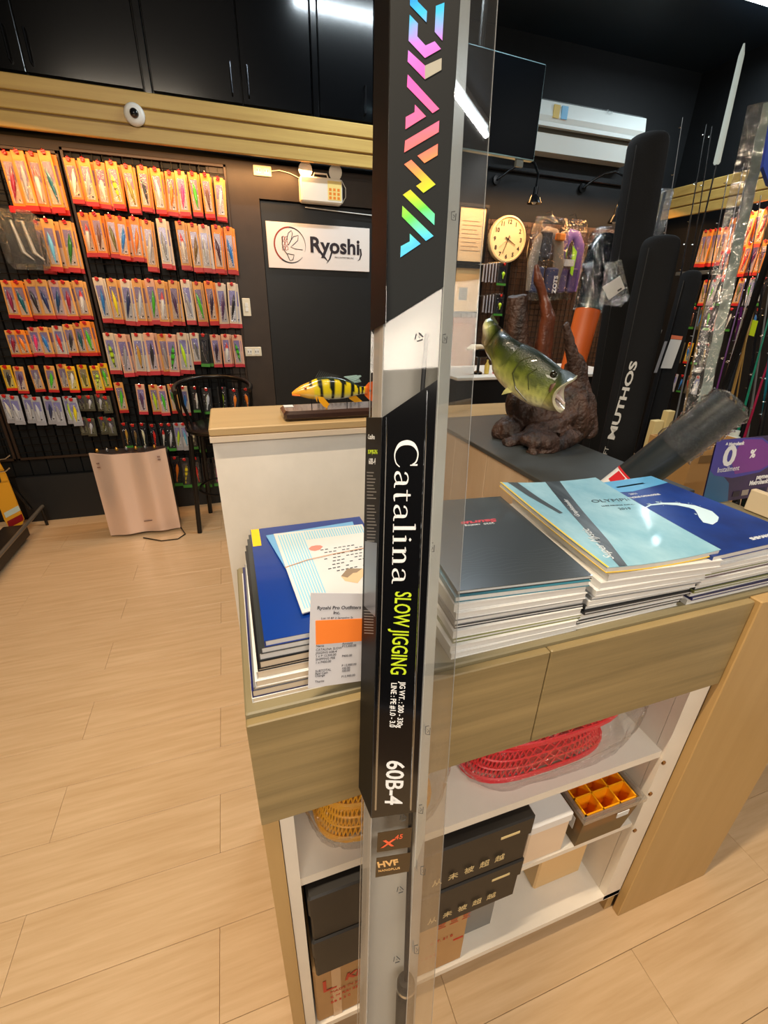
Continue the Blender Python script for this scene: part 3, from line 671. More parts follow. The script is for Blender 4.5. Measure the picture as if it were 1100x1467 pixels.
SH = [[(500+x*k, y*k) for x, y in s] for s in SH] + [[(587.7,271.8),(622.6,306.5),(622.1,322.7),(577,279.2)], [(576.3,294.9),(621,338.2),(610,345.2),(575.7,310.4)],
 [(586.9,334.8),(602.4,349.4),(573.4,368.8),(574.1,352.8),(586.9,345.9)]]
for s in SH: MB().prism([ip(u, v, -.0018) for u, v in s], nv*.0002).build('foil_letter_piece', FOIL, rb)
MB().prism([ip(500+u*k, v*k, -.0018) for u, v in [(498,432),(608,382),(606,460),(498,522)]], nv*.0002).build('foil_letter_piece', mat('silver_foil', (226, 222, 205), .25, metal=.7), rb)
# serif lettering, built from strokes (reads downwards)
def serif(word, O, ex, ey, size, m, parent, adv=None, depth=.0003, name='serif_lettering'):
    S = dict(
     C=(.86, [([(.74,.74),(.66,.90),(.50,.97),(.34,.95),(.16,.78),(.10,.50),(.16,.20),(.34,.03),(.52,.0),(.70,.07),(.80,.22)], [.03,.05,.05,.06,.12,.145,.12,.06,.04,.04,.03])], [[(.72,.97),(.77,.97),(.77,.66),(.74,.66)]]),
     a=(.60, [([(.12,.44),(.16,.54),(.28,.59),(.40,.54),(.42,.42),(.42,.12),(.47,.03),(.56,.02)], [.07,.05,.04,.07,.10,.10,.05,.03]), ([(.42,.34),(.26,.29),(.13,.21),(.12,.10),(.20,.03),(.31,.04),(.42,.13)], [.03,.04,.07,.10,.06,.04,.03])], []),
     t=(.40, [([(.18,.72),(.18,.12),(.24,.02),(.36,.04)], [.06,.11,.07,.03])], [[(.02,.585),(.02,.545),(.36,.545),(.36,.585)]]),
     l=(.36, [([(.18,.99),(.18,.01)], [.11,.11])], [[(.05,0),(.31,0),(.31,.035),(.05,.035)], [(.05,.97),(.18,1.0),(.18,.93),(.05,.94)]]),
     i=(.36, [([(.18,.58),(.18,.01)], [.11,.11])], [[(.05,0),(.31,0),(.31,.035),(.05,.035)], [(.05,.57),(.18,.61),(.18,.53),(.05,.54)], [(.12,.76),(.18,.70),(.24,.76),(.18,.82)]]),
     n=(.66, [([(.18,.58),(.18,.01)], [.11,.11]), ([(.22,.42),(.34,.57),(.45,.54),(.49,.42),(.49,.01)], [.03,.06,.09,.11,.11])], [[(.05,0),(.31,0),(.31,.035),(.05,.035)], [(.37,0),(.61,0),(.61,.035),(.37,.035)], [(.05,.57),(.18,.61),(.18,.53),(.05,.54)]]))
    F = frame(O, ex, ey); x = 0
    b = MB()
    for ch in word:
        wd, st, pg = S[ch]
        for pts, ws in st:
            # resample smooth
            P_ = [V((p[0], p[1], 0)) for p in pts]; Q = []; Wd = []
            for i in range(len(P_)-1):
                a0 = P_[max(i-1, 0)]; a1 = P_[i]; a2 = P_[i+1]; a3 = P_[min(i+2, len(P_)-1)]
                for s_ in range(4):
                    t = s_/4; Q.append(.5*((2*a1)+(a2-a0)*t+(2*a0-5*a1+4*a2-a3)*t*t+(3*a1-a0-3*a2+a3)*t**3)); Wd.append(ws[i]*(1-t)+ws[i+1]*t)
            Q.append(P_[-1]); Wd.append(ws[-1]); L_ = []; R_ = []
            for i, q in enumerate(Q):
                d = (Q[min(i+1, len(Q)-1)]-Q[max(i-1, 0)]).normalized(); nn = V((-d.y, d.x, 0))*Wd[i]/2; L_.append(q+nn); R_.append(q-nn)
            for i in range(len(Q)-1):
                b.add([F @ (V((x, 0, 0))*size + v*size) for v in (L_[i], R_[i], R_[i+1], L_[i+1])], [(0, 1, 2, 3)])
        for g in pg: b.add([F @ V(((x+p[0])*size, p[1]*size, 0)) for p in g], [tuple(range(len(g)))])
        x += wd
    o = b.build(name, m, parent); return x*size
WI2 = mat('label_white', (228, 230, 232), .4); LIME = mat('label_lime', (190, 216, 36), .45)
o_, e_ = ip(567, 630, -.0018), ip(562, 838, -.0018)
cap = (ip(599, 650, -.0018)-ip(566, 650, -.0018)).length
length = (e_-o_).length
wsum = .86+.60+.40+.60+.36+.36+.66+.60
F_ = (e_-o_)
# widen letters so that the word fills its printed length
def serif_fit(word, O, E_, capvec, m, parent):
    ex = (E_-O); sc_ = ex.length/wsum; eyl = capvec.length
    b0 = len(C.objects)
    serif(word, V((0, 0, 0)), V((1, 0, 0)), V((0, 1, 0)), 1.0, m, None)
    o = bpy.data.objects['serif_lettering']; me = o.data
    X = Matrix((ex.normalized()*sc_, capvec.normalized()*eyl, nv)).transposed().to_4x4(); X.translation = O
    base = root_loc(parent)
    for v in me.vertices: v.co = (X @ V((v.co.x, v.co.y, 0))) - base
    o.parent = parent; return o
serif_fit('Catalina', ip(566, 629, -.0018), ip(561, 838, -.0018), ip(600, 650, -.0018)-ip(566, 650, -.0018), WI2, rb)
def down(s, O, E_, cap_px, m, bold=.0, shear=0):
    """upright-condensed lettering that reads downwards from O to E_ (direction pixels on the front face)"""
    o, e = ip(*O, -.0018), ip(*E_, -.0018); capv = ip(O[0]+cap_px, O[1], -.0018)-o
    cu = bpy.data.curves.new('t', 'FONT'); cu.body = s; cu.size = 1; t = bpy.data.objects.new('t', cu); me = bpy.data.meshes.new_from_object(t)
    wd = max(v.co.x for v in me.vertices)-min(v.co.x for v in me.vertices); hh = max(v.co.y for v in me.vertices); bpy.data.objects.remove(t); bpy.data.curves.remove(cu); bpy.data.meshes.remove(me)
    size = capv.length/hh; xs = (e-o).length/(wd*size)
    return text(s, size, m, frame(o, e-o, capv), rb, xs=xs, depth=.0002, bold=bold, shear=shear)
down('SLOW JIGGING', (566.5, 847), (559.5, 965), 23, LIME, .02*.01)
down('LINE : PE #1.0 - 3.0', (560.5, 978), (558, 1041), 8, WI2, .0001)
down('JIG WT. : 200 - 330g', (573, 977), (568.5, 1043), 8, WI2, .0001)
down('60B-4', (554.5, 1089), (551.5, 1151), 25, WI2, .0004)
AM = mat('amber_print', (222, 96, 60), .4); AM2 = mat('gold_label_print', (214, 170, 110), .4)
text('X', .0125, AM, frame(ip(546, 1214.5, -.0018), ip(580, 1209, -.0018)-ip(546, 1214.5, -.0018), ip(550, 1190, -.0018)-ip(549, 1210, -.0018)), rb, xs=1.6, shear=.3, bold=.0003)
text('45', .008, AM, frame(ip(565, 1203, -.0018), ip(580, 1200.5, -.0018)-ip(565, 1203, -.0018), ip(550, 1190, -.0018)-ip(549, 1210, -.0018)), rb, xs=1.2, shear=.3)
text('HVF', .0105, AM2, frame(ip(541, 1243, -.0018), ip(580, 1237, -.0018)-ip(541, 1243, -.0018), ip(550, 1190, -.0018)-ip(549, 1210, -.0018)), rb, xs=1.3, bold=.0003)
text('NANOPLUS', .0036, AM2, frame(ip(542, 1249.5, -.0018), ip(580, 1243.5, -.0018)-ip(542, 1249.5, -.0018), ip(550, 1190, -.0018)-ip(549, 1210, -.0018)), rb, xs=1.35)
# small recycling marks printed on the plastic
MK = mat('mark_ink', (60, 62, 64), .6)
def mark(u, v, s, kind, dep=-.0014):
    b = MB(); c_ = lambda a, d_: ip(u+a*s, v+d_*s, dep)
    if kind == 't':
        for q in range(3):
            a0 = math.radians(-90+q*120); a1 = math.radians(-90+q*120+85)
            p0, p1 = (math.cos(a0), math.sin(a0)), (math.cos(a1), math.sin(a1)); b.tube([c_(p0[0]*7, p0[1]*7), c_(p1[0]*7, p1[1]*7)], .0005, 4)
        b.tube([c_(-1, 0), c_(1, -2), c_(1, 2)], .0002, 4)
    else:
        b.tube([c_(2, -9), c_(-4, -8), c_(-4, 6), c_(3, 7), c_(4, -5)], .0004, 4); b.tube([c_(-1, -3), c_(1.5, 0), (c_(-1, 3))], .0003, 4)
    b.build('recycling_mark', MK, rb)
mark(600, 483, .9, 't'); mark(577, 1172, .7, 't'); mark(573, 1275, .7, 't'); mark(568, 1375, .7, 't')
for u, v in ((637, 486), (650, 310), (619, 785), (613, 1047), (606, 1248), (597, 1361), (603, 1160)): mark(u, v, .8, 's', .006)
# fine print on the left side face of the lower label
def sidept(u, v, proud=.0013):
    p0, p1, p2 = bp(-proud, 0, 0), bp(-proud, 1, 0), bp(-.0126-proud, 0, .045); n_ = (p1-p0).cross(p2-p0).normalized(); d = ray(u, v); return EYE+d*((p0-EYE).dot(n_)/d.dot(n_))
def sidetext(s, u0, u1, v, h, m, bold=.0):
    o, e = sidept(u0, v), sidept(u1, v+.5); up = sidept(u0, v-h)-o
    text(s, up.length*1.35, m, frame(o, e-o, up), rb, xs=max(.2, (e-o).length/(len(s)*up.length*1.35*.58)), depth=.0002, bold=bold)
sidetext('Catalina', 527, 541, 629, 7, WI2); sidetext('SLOW JIGGING', 527, 541, 650, 6, LIME); sidetext('60B-4', 528, 540, 665, 9, WI2)
fpn = MB()
for kk in range(34):
    v = 676+kk*4.6+(6 if kk > 8 else 0); x1 = 527+random.uniform(7, 12.5)
    fpn.add([sidept(525.5, v), sidept(x1, v+.4), sidept(x1, v+2.1), sidept(525.5, v+1.7)], [(0, 1, 2, 3)])
for kk in range(9):
    v = 874+kk*4; fpn.add([sidept(521.5, v), sidept(535, v+.8), sidept(535, v+2.2), sidept(521.5, v+1.5)], [(0, 1, 2, 3)])
fpn.build('fine_print', mat('grey_print', (128, 126, 124), .6), rb)
MB().prism([sidept(523, 775), sidept(540, 778), sidept(537.5, 884), sidept(521.5, 868)], -uv*.0001).build('silver_panel', mat('silver_panel', (110, 112, 120), .3, metal=.4), rb)
# ================================================================ LURE WALL
# black upright boards behind the racks
bw = thing('black_panelling', 'black vertical boarding behind the lure racks', 'panelling', (-.7, 3.5, .33))
x = -1.98
q = None
while x < .10:
    if q is None: q = MB().bbox((-1.98, 3.492, .332), (-1.98+.098, 3.519, 2.183), .003).build('board', BLACK, bw)
    else: q = q0.copy(); C.objects.link(q); q.location.x = x+1.98
    if x < -1.97: q0 = q
    x += .1015
def grid_rack(name, lb, x0, x1, z0, z1):
    r = thing(name, lb, 'wire rack', ((x0+x1)/2, 3.475, z0), 'wire racks of the lure wall')
    b = MB(); fr = .016
    for a, c_ in (((x0, z0), (x0+fr, z1)), ((x1-fr, z0), (x1, z1)), ((x0, z1-fr), (x1, z1)), ((x0, z0), (x1, z0+fr))):
        b.bbox((a[0], 3.466, a[1]), (c_[0], 3.484, c_[1]), .002)
    b.build('rack_frame', mat('brown_steel', (58, 44, 34), .4, metal=.3), r)
    b = MB(); n = int((x1-x0)/.05)
    for i in range(1, n): xx = x0+(x1-x0)*i/n; b.tube([(xx, 3.474, z0+.01), (xx, 3.474, z1-.01)], .0022, 5)
    m_ = int((z1-z0)/.05)
    for i in range(1, m_): zz = z0+(z1-z0)*i/m_; b.tube([(x0+.01, 3.470, zz), (x1-.01, 3.470, zz)], .0022, 5)
    o = b.build('wire_mesh', BLACKM, r); o['kind'] = 'stuff'
grid_rack('wire_rack', 'black wire rack holding the lures at the far left', -1.42, -.765, .45, 2.18)
grid_rack('wire_rack', 'black wire rack holding the lures right of the wide one, up to the light switch', -.755, .115, .16, 2.20)
grid_rack('wire_rack', 'black wire rack at the very left edge of the lure wall', -2.0, -1.43, .45, 2.17)

PK = {}
def lure_mesh(kind, c1, c2, L_, R_):
    key = ('L', kind, c1, c2, L_)
    if key in PK: return PK[key]
    b = MB(); n = 10; b.col = []; m_ = 12; rings = []
    prof = {'slim': [.05, .35, .62, .85, .97, 1, .98, .9, .78, .62, .45, .28, .1], 'fat': [.1, .55, .85, 1, 1, .9, .75, .6, .45, .34, .25, .4, .1], 'tail': [.05, .3, .5, .7, .85, .95, 1, 1, .9, .7, .4, .55, .5]}[kind]
    for i, p in enumerate(prof):
        k = i/(len(prof)-1); z = L_*(1-k)-L_/2; off = .0016*math.sin(k*5)
        rings.append([(R_*p*math.cos(q_)+off, R_*.55*p*math.sin(q_), z) for q_ in [2*math.pi*j/n for j in range(n)]])
        for j in range(n):
            mode = c2[3] if len(c2) > 3 else 0
            if mode == 1: c_ = c2[:3] if (i % 3 == 1) else c1          # tiger bars
            elif mode == 2: c_ = c2[:3] if k < .3 else c1              # other head
            else: c_ = c1 if j < n/2+1 and j > 0 else c2[:3]
            b.col.append(c_)
    b.rings(rings); o = b.build('lure', vcol('lure_skin', .3, .6), loc=(0, 0, 0), smooth=True); me = o.data; bpy.data.objects.remove(o); PK[key] = me; return me
def shape_mesh(key, fn):
    if key in PK: return PK[key]
    o = fn(); me = o.data; bpy.data.objects.remove(o); PK[key] = me; return me
CARDS = dict(
    orange=((238, 140, 40), (206, 176, 154), (186, 26, 20)), gold=((222, 164, 88), (198, 180, 170), (186, 34, 34)), pale=((222, 206, 182), (196, 198, 206), (190, 50, 54)),
    pink=((222, 172, 142), (192, 180, 190), (196, 50, 62)), yellow=((236, 186, 26), (214, 200, 120), (214, 34, 28)), silver=((170, 172, 180), (196, 200, 210), (160, 160, 168)), dark=((26, 28, 30), (40, 44, 46), (64, 140, 50)), olive=((84, 84, 66), (110, 112, 96), (70, 66, 50)))
def card_mesh(kind, w_, h_):
    def fn():
        e, inn, bt = CARDS[kind]; b = MB()
        b.m = 0; b.bbox((-w_/2, 0, -h_), (w_/2, .008, 0), .002)
        b.m = 1; b.box((-w_*.34, -.0012, -h_*.86), (w_*.34, 0, -h_*.50))
        b.m = 4; b.box((-w_*.34, -.0012, -h_*.50), (w_*.34, 0, -h_*.17))
        b.m = 3; b.box((w_*.06, -.0016, -h_*.82), (w_*.20, -.0012, -h_*.82+w_*.14))
        b.m = 2; b.box((-w_/2-.0005, -.0014, -h_-.0005), (w_/2+.0005, .0085, -h_*.905))
        b.m = 3; b.box((-w_*.12, -.0012, -h_*.07), (w_*.12, 0, -h_*.035))
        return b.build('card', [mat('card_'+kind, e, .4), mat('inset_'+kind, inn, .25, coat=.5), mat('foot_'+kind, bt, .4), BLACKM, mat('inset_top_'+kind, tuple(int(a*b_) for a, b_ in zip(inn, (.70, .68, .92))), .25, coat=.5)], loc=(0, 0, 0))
    return shape_mesh(('C', kind, w_, h_), fn)
def clip_mesh():
    def fn():
        b = MB(); b.bbox((-.008, -.014, -.014), (.008, -.004, .006), .002); b.bbox((-.012, -.017, -.004), (.010, -.013, .004), .002)
        return b.build('price_clip', RED, loc=(0, 0, 0))
    return shape_mesh('clip', fn)
def peg_mesh(L_=.05):
    def fn(): return MB().tube([(0, L_, .002), (0, -.012, 0), (0, -.026, .006)], .0022, 5).build('display_peg', CHROME, loc=(0, 0, 0), smooth=True)
    return shape_mesh(('peg', L_), fn)
def blister_mesh(w_, h_):
    def fn():
        b = MB(); rings = []
        for y, s in ((0, 1), (-.010, .92), (-.013, .8)):
            rings.append([(-w_*.38*s, y, -h_*.88+(1-s)*.02), (w_*.38*s, y, -h_*.88+(1-s)*.02), (w_*.38*s, y, -h_*.15-(1-s)*.02), (-w_*.38*s, y, -h_*.15-(1-s)*.02)])
        b.rings(rings, False); b.poly(rings[-1])
        return b.build('blister', clear('blister_film', (.97, .97, .97), .06, 1.4, bump=.35, bscale=60), loc=(0, 0, 0))
    return shape_mesh(('B', w_, h_), fn)
BACKN = 0
def child(nm, me, r, loc=(0, 0, 0), rot=None):
    o = bpy.data.objects.new(nm, me); C.objects.link(o); o.parent = r; o.location = loc
    if rot: o.rotation_euler = rot
    return o
def pack(p, kind, w_, h_, lure, lb, grp, tilt=0, clip=True, peg=True, facing=0):
    """one hanging lure pack: card, lure, blister, red price clip"""
    r = thing('lure_pack', lb, 'lure pack', p, grp); r.rotation_euler = (0, tilt, facing)
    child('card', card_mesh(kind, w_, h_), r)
    if lure:
        lk, c1, c2, k = lure
        child('lure', lure_mesh(lk, c1, c2, round(h_*k*1.12, 3), w_*.18), r, (0, -.009, -h_*.54), (0, random.choice((-.16, -.08, .06, .12)), 0))
        child('blister', blister_mesh(w_, h_), r)
    if clip: child('price_clip', clip_mesh(), r, (0, 0, -.004), (0, random.uniform(-.5, .5), 0))
    if peg: child('display_peg', peg_mesh(.05 if peg is True else peg), r, (0, 0, .0))
    return r
COL = dict(green=(70, 190, 40), pink=(240, 60, 130), hotpink=(250, 40, 90), purple=(80, 50, 90), white=(225, 225, 220), teal=(30, 150, 170), dark=(44, 42, 48), grey=(150, 150, 158), yellow=(232, 214, 30), red=(214, 40, 30), blue=(40, 120, 200), silver=(196, 200, 208), orange=(240, 130, 30), lime=(190, 230, 40), gold=(196, 150, 60), black=(22, 22, 24), brown=(110, 70, 50), maroon=(110, 30, 60), magenta=(200, 40, 150), olive=(110, 110, 50), tan=(206, 160, 90), lightblue=(110, 190, 230), navy=(36, 50, 96), cream=(232, 226, 190))
def L(kind, a, b=None, mode=0, k=.55): return (kind, COL[a], (COL[b] if b else tuple(int(x*.6) for x in COL[a]))+((mode,) if mode else ()), k), (a+(' and '+b if b else ''))
PY = 3.425
def row(xs, y0, y1, yb0, yb1, specs, kind, rowname, n0=0, depth=PY, behind=True, clip=True, wk=None):
    """xs: where each pack hangs, tops run y0..y1 and feet yb0..yb1 along the row"""
    global BACKN
    n = len(xs)
    grp = 'lure packs in the '+rowname
    for i, xx in enumerate(xs):
        k = (xx-xs[0])/max(1, xs[-1]-xs[0]); top = at(xx, y0+(y1-y0)*k, y=depth); bot = at(xx+2, yb0+(yb1-yb0)*k, y=depth)
        h_ = round((top.z-bot.z)/.01)*.01; nb = xs[i+1]-xx if i < n-1 else xx-xs[i-1]
        w_ = wk or .054
        sp = specs[i % len(specs)]; kk = kind[i % len(kind)] if isinstance(kind, (list, tuple)) else kind
        (lu, nm) = sp
        j = top+V((0, -.034*(i % 2)+random.uniform(-.004, .004), random.uniform(-.006, .006)))
        pack(j, kk, w_, h_, lu, '%s lure on %s card, %s from left, %s' % (nm, kk, NTH[i+n0], rowname), grp, random.uniform(-.03, .06), clip)
        if behind and not (h_ < .12):
            for q_ in (1,):
                BACKN += 1
                pack(j+V((.010+random.uniform(0, .006), .016+.034*(i % 2), -.004)), kk, w_, h_, None, 'rear %s card peeping out behind the %s pack, %s' % (kk, NTH[i+n0], rowname), 'rear cards behind the '+rowname, random.uniform(-.02, .06), False, False)
S_ = 'slim'
row([6, 26, 45, 65], 216, 218, 301, 304, [L(S_,'hotpink'), L(S_,'purple','grey'), L(S_,'white','red',2), L(S_,'teal')], 'orange', 'top row, left rack', wk=.059)
row([98,121,141,160,180], 227, 236, 293, 303, [L(S_,'purple','white'), L(S_,'teal','grey'), L(S_,'white','pink',2), L(S_,'yellow','black',1), L(S_,'yellow')], 'orange', 'top row, right rack', wk=.058)
row([203,222,242,257,275,293,312], 239, 253, 305, 315, [L(S_,'grey','dark'), L(S_,'blue','silver'), L(S_,'yellow','orange'), L(S_,'brown','pink'), L(S_,'yellow','green'), L(S_,'purple','brown'), L(S_,'white','silver')], ['orange', 'orange', 'orange', 'gold', 'orange', 'orange', 'gold'], 'top row, right rack', 5)
row([51,69,93], 315, 318, 390, 392, [L(S_,'purple','black'), L(S_,'blue','lightblue'), L(S_,'green')], 'gold', 'second row, left rack', wk=.060)
row([118,137,157,173,191], 306, 312, 369, 374, [L(S_,'white','red',2), L(S_,'white','brown'), L(S_,'yellow','olive'), L(S_,'grey','blue'), L(S_,'red','orange')], 'orange', 'second row, right rack')
row([209,231,257,275,290,309,326], 314, 325, 386, 393, [L(S_,'lime','silver'), L(S_,'green','grey'), L(S_,'white','red',2), L(S_,'gold'), L(S_,'lime','silver'), L(S_,'maroon'), L(S_,'navy','blue')], ['gold', 'pale', 'gold', 'gold', 'pale', 'orange', 'orange'], 'second row, right rack', 5)
row([8,26,42,60,77,93,110], 402, 403, 457, 458, [L(S_,'pink'), L(S_,'teal'), L(S_,'black','dark'), L(S_,'black','navy'), L(S_,'blue'), L(S_,'hotpink'), L(S_,'white','red',2)], ['gold', 'orange', 'gold', 'gold', 'pink', 'gold', 'gold'], 'third row, left rack', wk=.058)
row([139,160,178,196,213,229,247,265,281,298,314,331], 398, 405, 463, 468, [L(S_,'silver','blue'), L(S_,'orange','yellow'), L(S_,'teal','navy'), L(S_,'green','silver'), L(S_,'silver','green'), L(S_,'white','red',2), L(S_,'olive','purple'), L(S_,'silver','grey'), L(S_,'yellow','green'), L(S_,'purple'), L(S_,'magenta','purple'), L(S_,'silver','black')], ['pale', 'gold', 'pale', 'gold', 'pink', 'gold', 'gold', 'pale', 'gold', 'orange', 'pale', 'pale'], 'third row, right rack')
row([13,29,46,62,80,98,110,123], 473, 461, 510, 509, [L(S_,'hotpink'), L(S_,'olive','orange'), L(S_,'hotpink','pink'), L(S_,'teal','blue'), L(S_,'lightblue','red'), L(S_,'teal','dark'), L(S_,'teal'), L(S_,'lime','green')], ['gold', 'orange', 'pink', 'gold', 'pale', 'gold', 'gold', 'orange'], 'fourth row, left rack')
row([154,173,195,213,231,244,260], 477, 478, 537, 537, [L(S_,'lime','black',1), L(S_,'purple','grey'), L(S_,'white','gold'), L(S_,'purple','dark'), L(S_,'red','grey'), L(S_,'green','black',1), L(S_,'cream','lime')], ['pale', 'pink', 'pale', 'pink', 'gold', 'pink', 'pale'], 'fourth row, right rack', wk=.060)
row([277,291,306,322,337], 478, 480, 524, 526, [L(S_,'silver'), L(S_,'silver','dark'), L(S_,'purple'), L(S_,'white','red',2), L(S_,'green','black',1)], ['pale', 'dark', 'pink', 'pink', 'pink'], 'fourth row, right rack', 7)
row([7,28,46,72,87,101,116,136,146], 524, 522, 561, 560, [L(S_,'olive','dark'), L('fat','silver','purple'), L('fat','purple','grey'), L(S_,'grey','green'), L(S_,'purple','grey'), L('fat','silver','white'), L(S_,'silver','olive'), L('fat','lime','black',1), L('fat','yellow','green')], ['yellow', 'gold', 'gold', 'gold', 'gold', 'yellow', 'yellow', 'yellow', 'yellow'], 'fifth row, left rack', behind=False)
row([169,201,218,231,245,262], 549, 552, 593, 594, [L(S_,'grey','green'), L(S_,'lightblue','purple'), L(S_,'blue','lime'), L(S_,'silver','green'), L('fat','green'), L(S_,'silver','blue')], ['gold', 'pink', 'gold', 'pink', 'gold', 'pale'], 'fifth row, right rack', behind=False)
row([279,295,317,334,351], 553, 556, 590, 590, [L('fat','pink','white'), L('fat','lime','silver'), L('fat','hotpink','lime'), L('fat','white','orange'), L('fat','hotpink','orange')], 'dark', 'fifth row, right rack', 6, behind=False, wk=.062)
row([6,21,37,52,67,81,95,104], 566, 568, 608, 608, [L(S_,'silver','white'), L(S_,'grey','silver'), L(S_,'yellow','silver'), L(S_,'lightblue','silver'), L(S_,'silver','navy'), L(S_,'white','grey'), L(S_,'silver','lime'), L(S_,'lime','yellow')], 'silver', 'sixth row, left rack', behind=False)
row([114,129,141,152], 566, 566, 589, 589, [L('fat','silver','dark'), L('fat','dark','silver'), L('fat','olive','silver'), L('fat','silver','olive')], 'olive', 'small sixth row, left rack', behind=False, wk=.05)
row([116,130,145,158], 598, 596, 624, 621, [L('fat','silver','dark'), L('fat','orange','silver'), L('fat','grey','olive'), L('fat','olive','grey')], 'olive', 'lowest row, left rack', behind=False, wk=.05)
row([177,191,203,218,231,242,252,262,274,285], 605, 605, 642, 645, [L('fat','orange','gold'), L('fat','tan'), L('fat','tan','cream'), L('fat','brown','red'), L('fat','white','red',2), L(S_,'white','silver'), L(S_,'yellow','lime'), L(S_,'white','lightblue'), L(S_,'cream','black',1), L('fat','green','cream')], ['dark']*6+['silver', 'silver', 'dark', 'dark'], 'sixth row, right rack', behind=False, wk=.046)
row([250,264,279,294,309], 654, 655, 697, 697, [L('fat','red','orange'), L('fat','yellow','black',1), L('fat','hotpink','red'), L('fat','dark','green'), L('fat','hotpink','magenta')], 'dark', 'bottom row, right rack', behind=False, wk=.06)
# the big clear bag at the left of the second row
p = at(20, 300, y=3.33); q_ = at(22, 386, y=3.33)
r = thing('tackle_bag', 'large clear bag with silver squid jigs, second row of left rack', 'bag', p)
b = MB(); rings = []
for i in range(9):
    k_ = i/8; z = p.z+(q_.z-p.z)*k_; wd = .105*(1-.25*(k_ > .95)-.35*(k_ < .05)); th = .035*math.sin(math.pi*min(1, k_*.9+.08))+.004
    rings.append([(p.x+wd*math.cos(a)*(1+.05*math.sin(a*5+i)), p.y+th*math.sin(a), z) for a in [2*math.pi*j/16 for j in range(16)]])
b.rings(rings).build('bag_film', clear('bag_film', (.85, .85, .83), .08, 1.6, bump=.9, bscale=34, milk=.03), r, smooth=True)
b = MB()
for k_ in range(2):
    x0 = p.x-.03+.05*k_; b.tube([(x0, p.y, p.z-.05), (x0+.02, p.y, p.z-.2), (x0+.06, p.y, q_.z+.05)], [.006, .012, .004], 8)
MB().bbox((p.x-.075, p.y+.012, q_.z+.03), (p.x+.07, p.y+.016, p.z-.05), .004).build('backing_card', mat('dark_backing', (36, 38, 40), .5), r)
b.build('squid_jigs', mat('jig_silver', (190, 186, 176), .3, metal=.4), r, smooth=True)
MB().bbox((p.x-.012, p.y-.03, p.z-.02), (p.x+.012, p.y-.02, p.z+.012), .003).build('price_clip', RED, r)

# ================================================================ WALL FITTINGS LEFT
def plate(u0, v0, u1, v1, lb, cat_, kind, y=3.484):
    a, b_ = at(u0, v0, y=y), at(u1, v1, y=y); r = thing('wall_plate', lb, cat_, ((a.x+b_.x)/2, y, b_.z))
    MB().bbox((a.x, y-.010, b_.z), (b_.x, y, a.z), .003).build('plate', mat('ivory_plate', (232, 224, 200), .4), r)
    cx_, cz_ = (a.x+b_.x)/2, (a.z+b_.z)/2; wx, hz = b_.x-a.x, a.z-b_.z
    if kind == 'sockets':
        for s in (-1, 1):
            f_ = MB().bbox((cx_+s*wx*.22-wx*.14, y-.0125, cz_-hz*.28), (cx_+s*wx*.22+wx*.14, y-.0101, cz_+hz*.28), .001).build('socket', WHITE, r)
            b = MB(); b.box((cx_+s*wx*.22-.010, y-.0130, cz_-.006), (cx_+s*wx*.22-.006, y-.0126, cz_+.006)); b.box((cx_+s*wx*.22+.006, y-.0130, cz_-.006), (cx_+s*wx*.22+.010, y-.0126, cz_+.006)); b.build('slot', BLACKM, f_)
    else:
        for s in (-1, 1): MB().bbox((cx_-wx*.2, y-.014, cz_+s*hz*.13-hz*.12), (cx_+wx*.2, y-.0101, cz_+s*hz*.13+hz*.12), .002).build('rocker', WHITE, r)
    return r
plate(362, 236, 389, 254, 'ivory double socket above the black door frame', 'socket', 'sockets')
plate(346, 427, 360, 453, 'white double light switch right of the lure wall', 'switch', 'switch')
plate(350, 497, 375, 510, 'white double socket low on the wall beside the door', 'socket', 'sockets')
# emergency lamp
a, b_ = at(429, 250, y=3.42), at(490, 297, y=3.42); r = thing('emergency_light', 'white twin-head emergency light box above the door', 'lamp', ((a.x+b_.x)/2, 3.45, b_.z))
EW = mat('warm_white_plastic', (236, 228, 212), .4); x0, x1, z0_, z1_ = a.x, b_.x, b_.z, a.z
MB().bbox((x0, 3.40, z0_+.012), (x1, 3.483, z1_-.005), .008).build('case', EW, r)
MB().box((x0+(x1-x0)*.64, 3.3985, z0_+.03), (x1-.008, 3.40, z1_-.02)).build('sticker', mat('sticker_cream', (240, 214, 130), .5), r)
b = MB()
for i in range(3):
    for j in range(3): b.box((x0+(x1-x0)*(.67+.1*i), 3.398, z0_+.035+.022*j), (x0+(x1-x0)*(.73+.1*i), 3.3985, z0_+.05+.022*j))
b.build('sticker_print', mat('sticker_orange', (232, 130, 20), .5), r)
b = MB(); b.tube([((x0+x1)/2-.05, 3.43, z1_-.006), ((x0+x1)/2-.04, 3.43, z1_+.018), ((x0+x1)/2+.04, 3.43, z1_+.018), ((x0+x1)/2+.05, 3.43, z1_-.006)], .005, 8).build('handle', EW, r, smooth=True)
for u, v in ((437, 243), (480, 247)):
    c_ = at(u, v, y=3.41); hd = MB().lathe([(.012, -.035), (.030, -.025), (.042, 0), (.044, .006), (.040, .006)], 18, c_, (.15, -1, -.25)).build('lamp_head', EW, r, smooth=True)
    MB().lathe([(.0, -.012), (.028, -.004), (.038, .004)], 18, c_, (.15, -1, -.25)).build('reflector', CHROME, hd, smooth=True)
    MB().tube([c_+V((0, .03, -.02)), (c_.x, 3.44, z1_-.006)], .006, 6).build('bracket', EW, hd)
lines([[at(389, 245, y=3.478), at(400, 244, y=3.474), at(415, 248, y=3.474), at(427, 254, y=3.474), at(431, 256, y=3.44)]], .0025, EW, 'cable', r)
lines([[at(489, 258, y=3.47), at(495, 270, y=3.474), at(495, 283, y=3.474), at(490, 292, y=3.46)]], .0025, EW, 'cable', r)
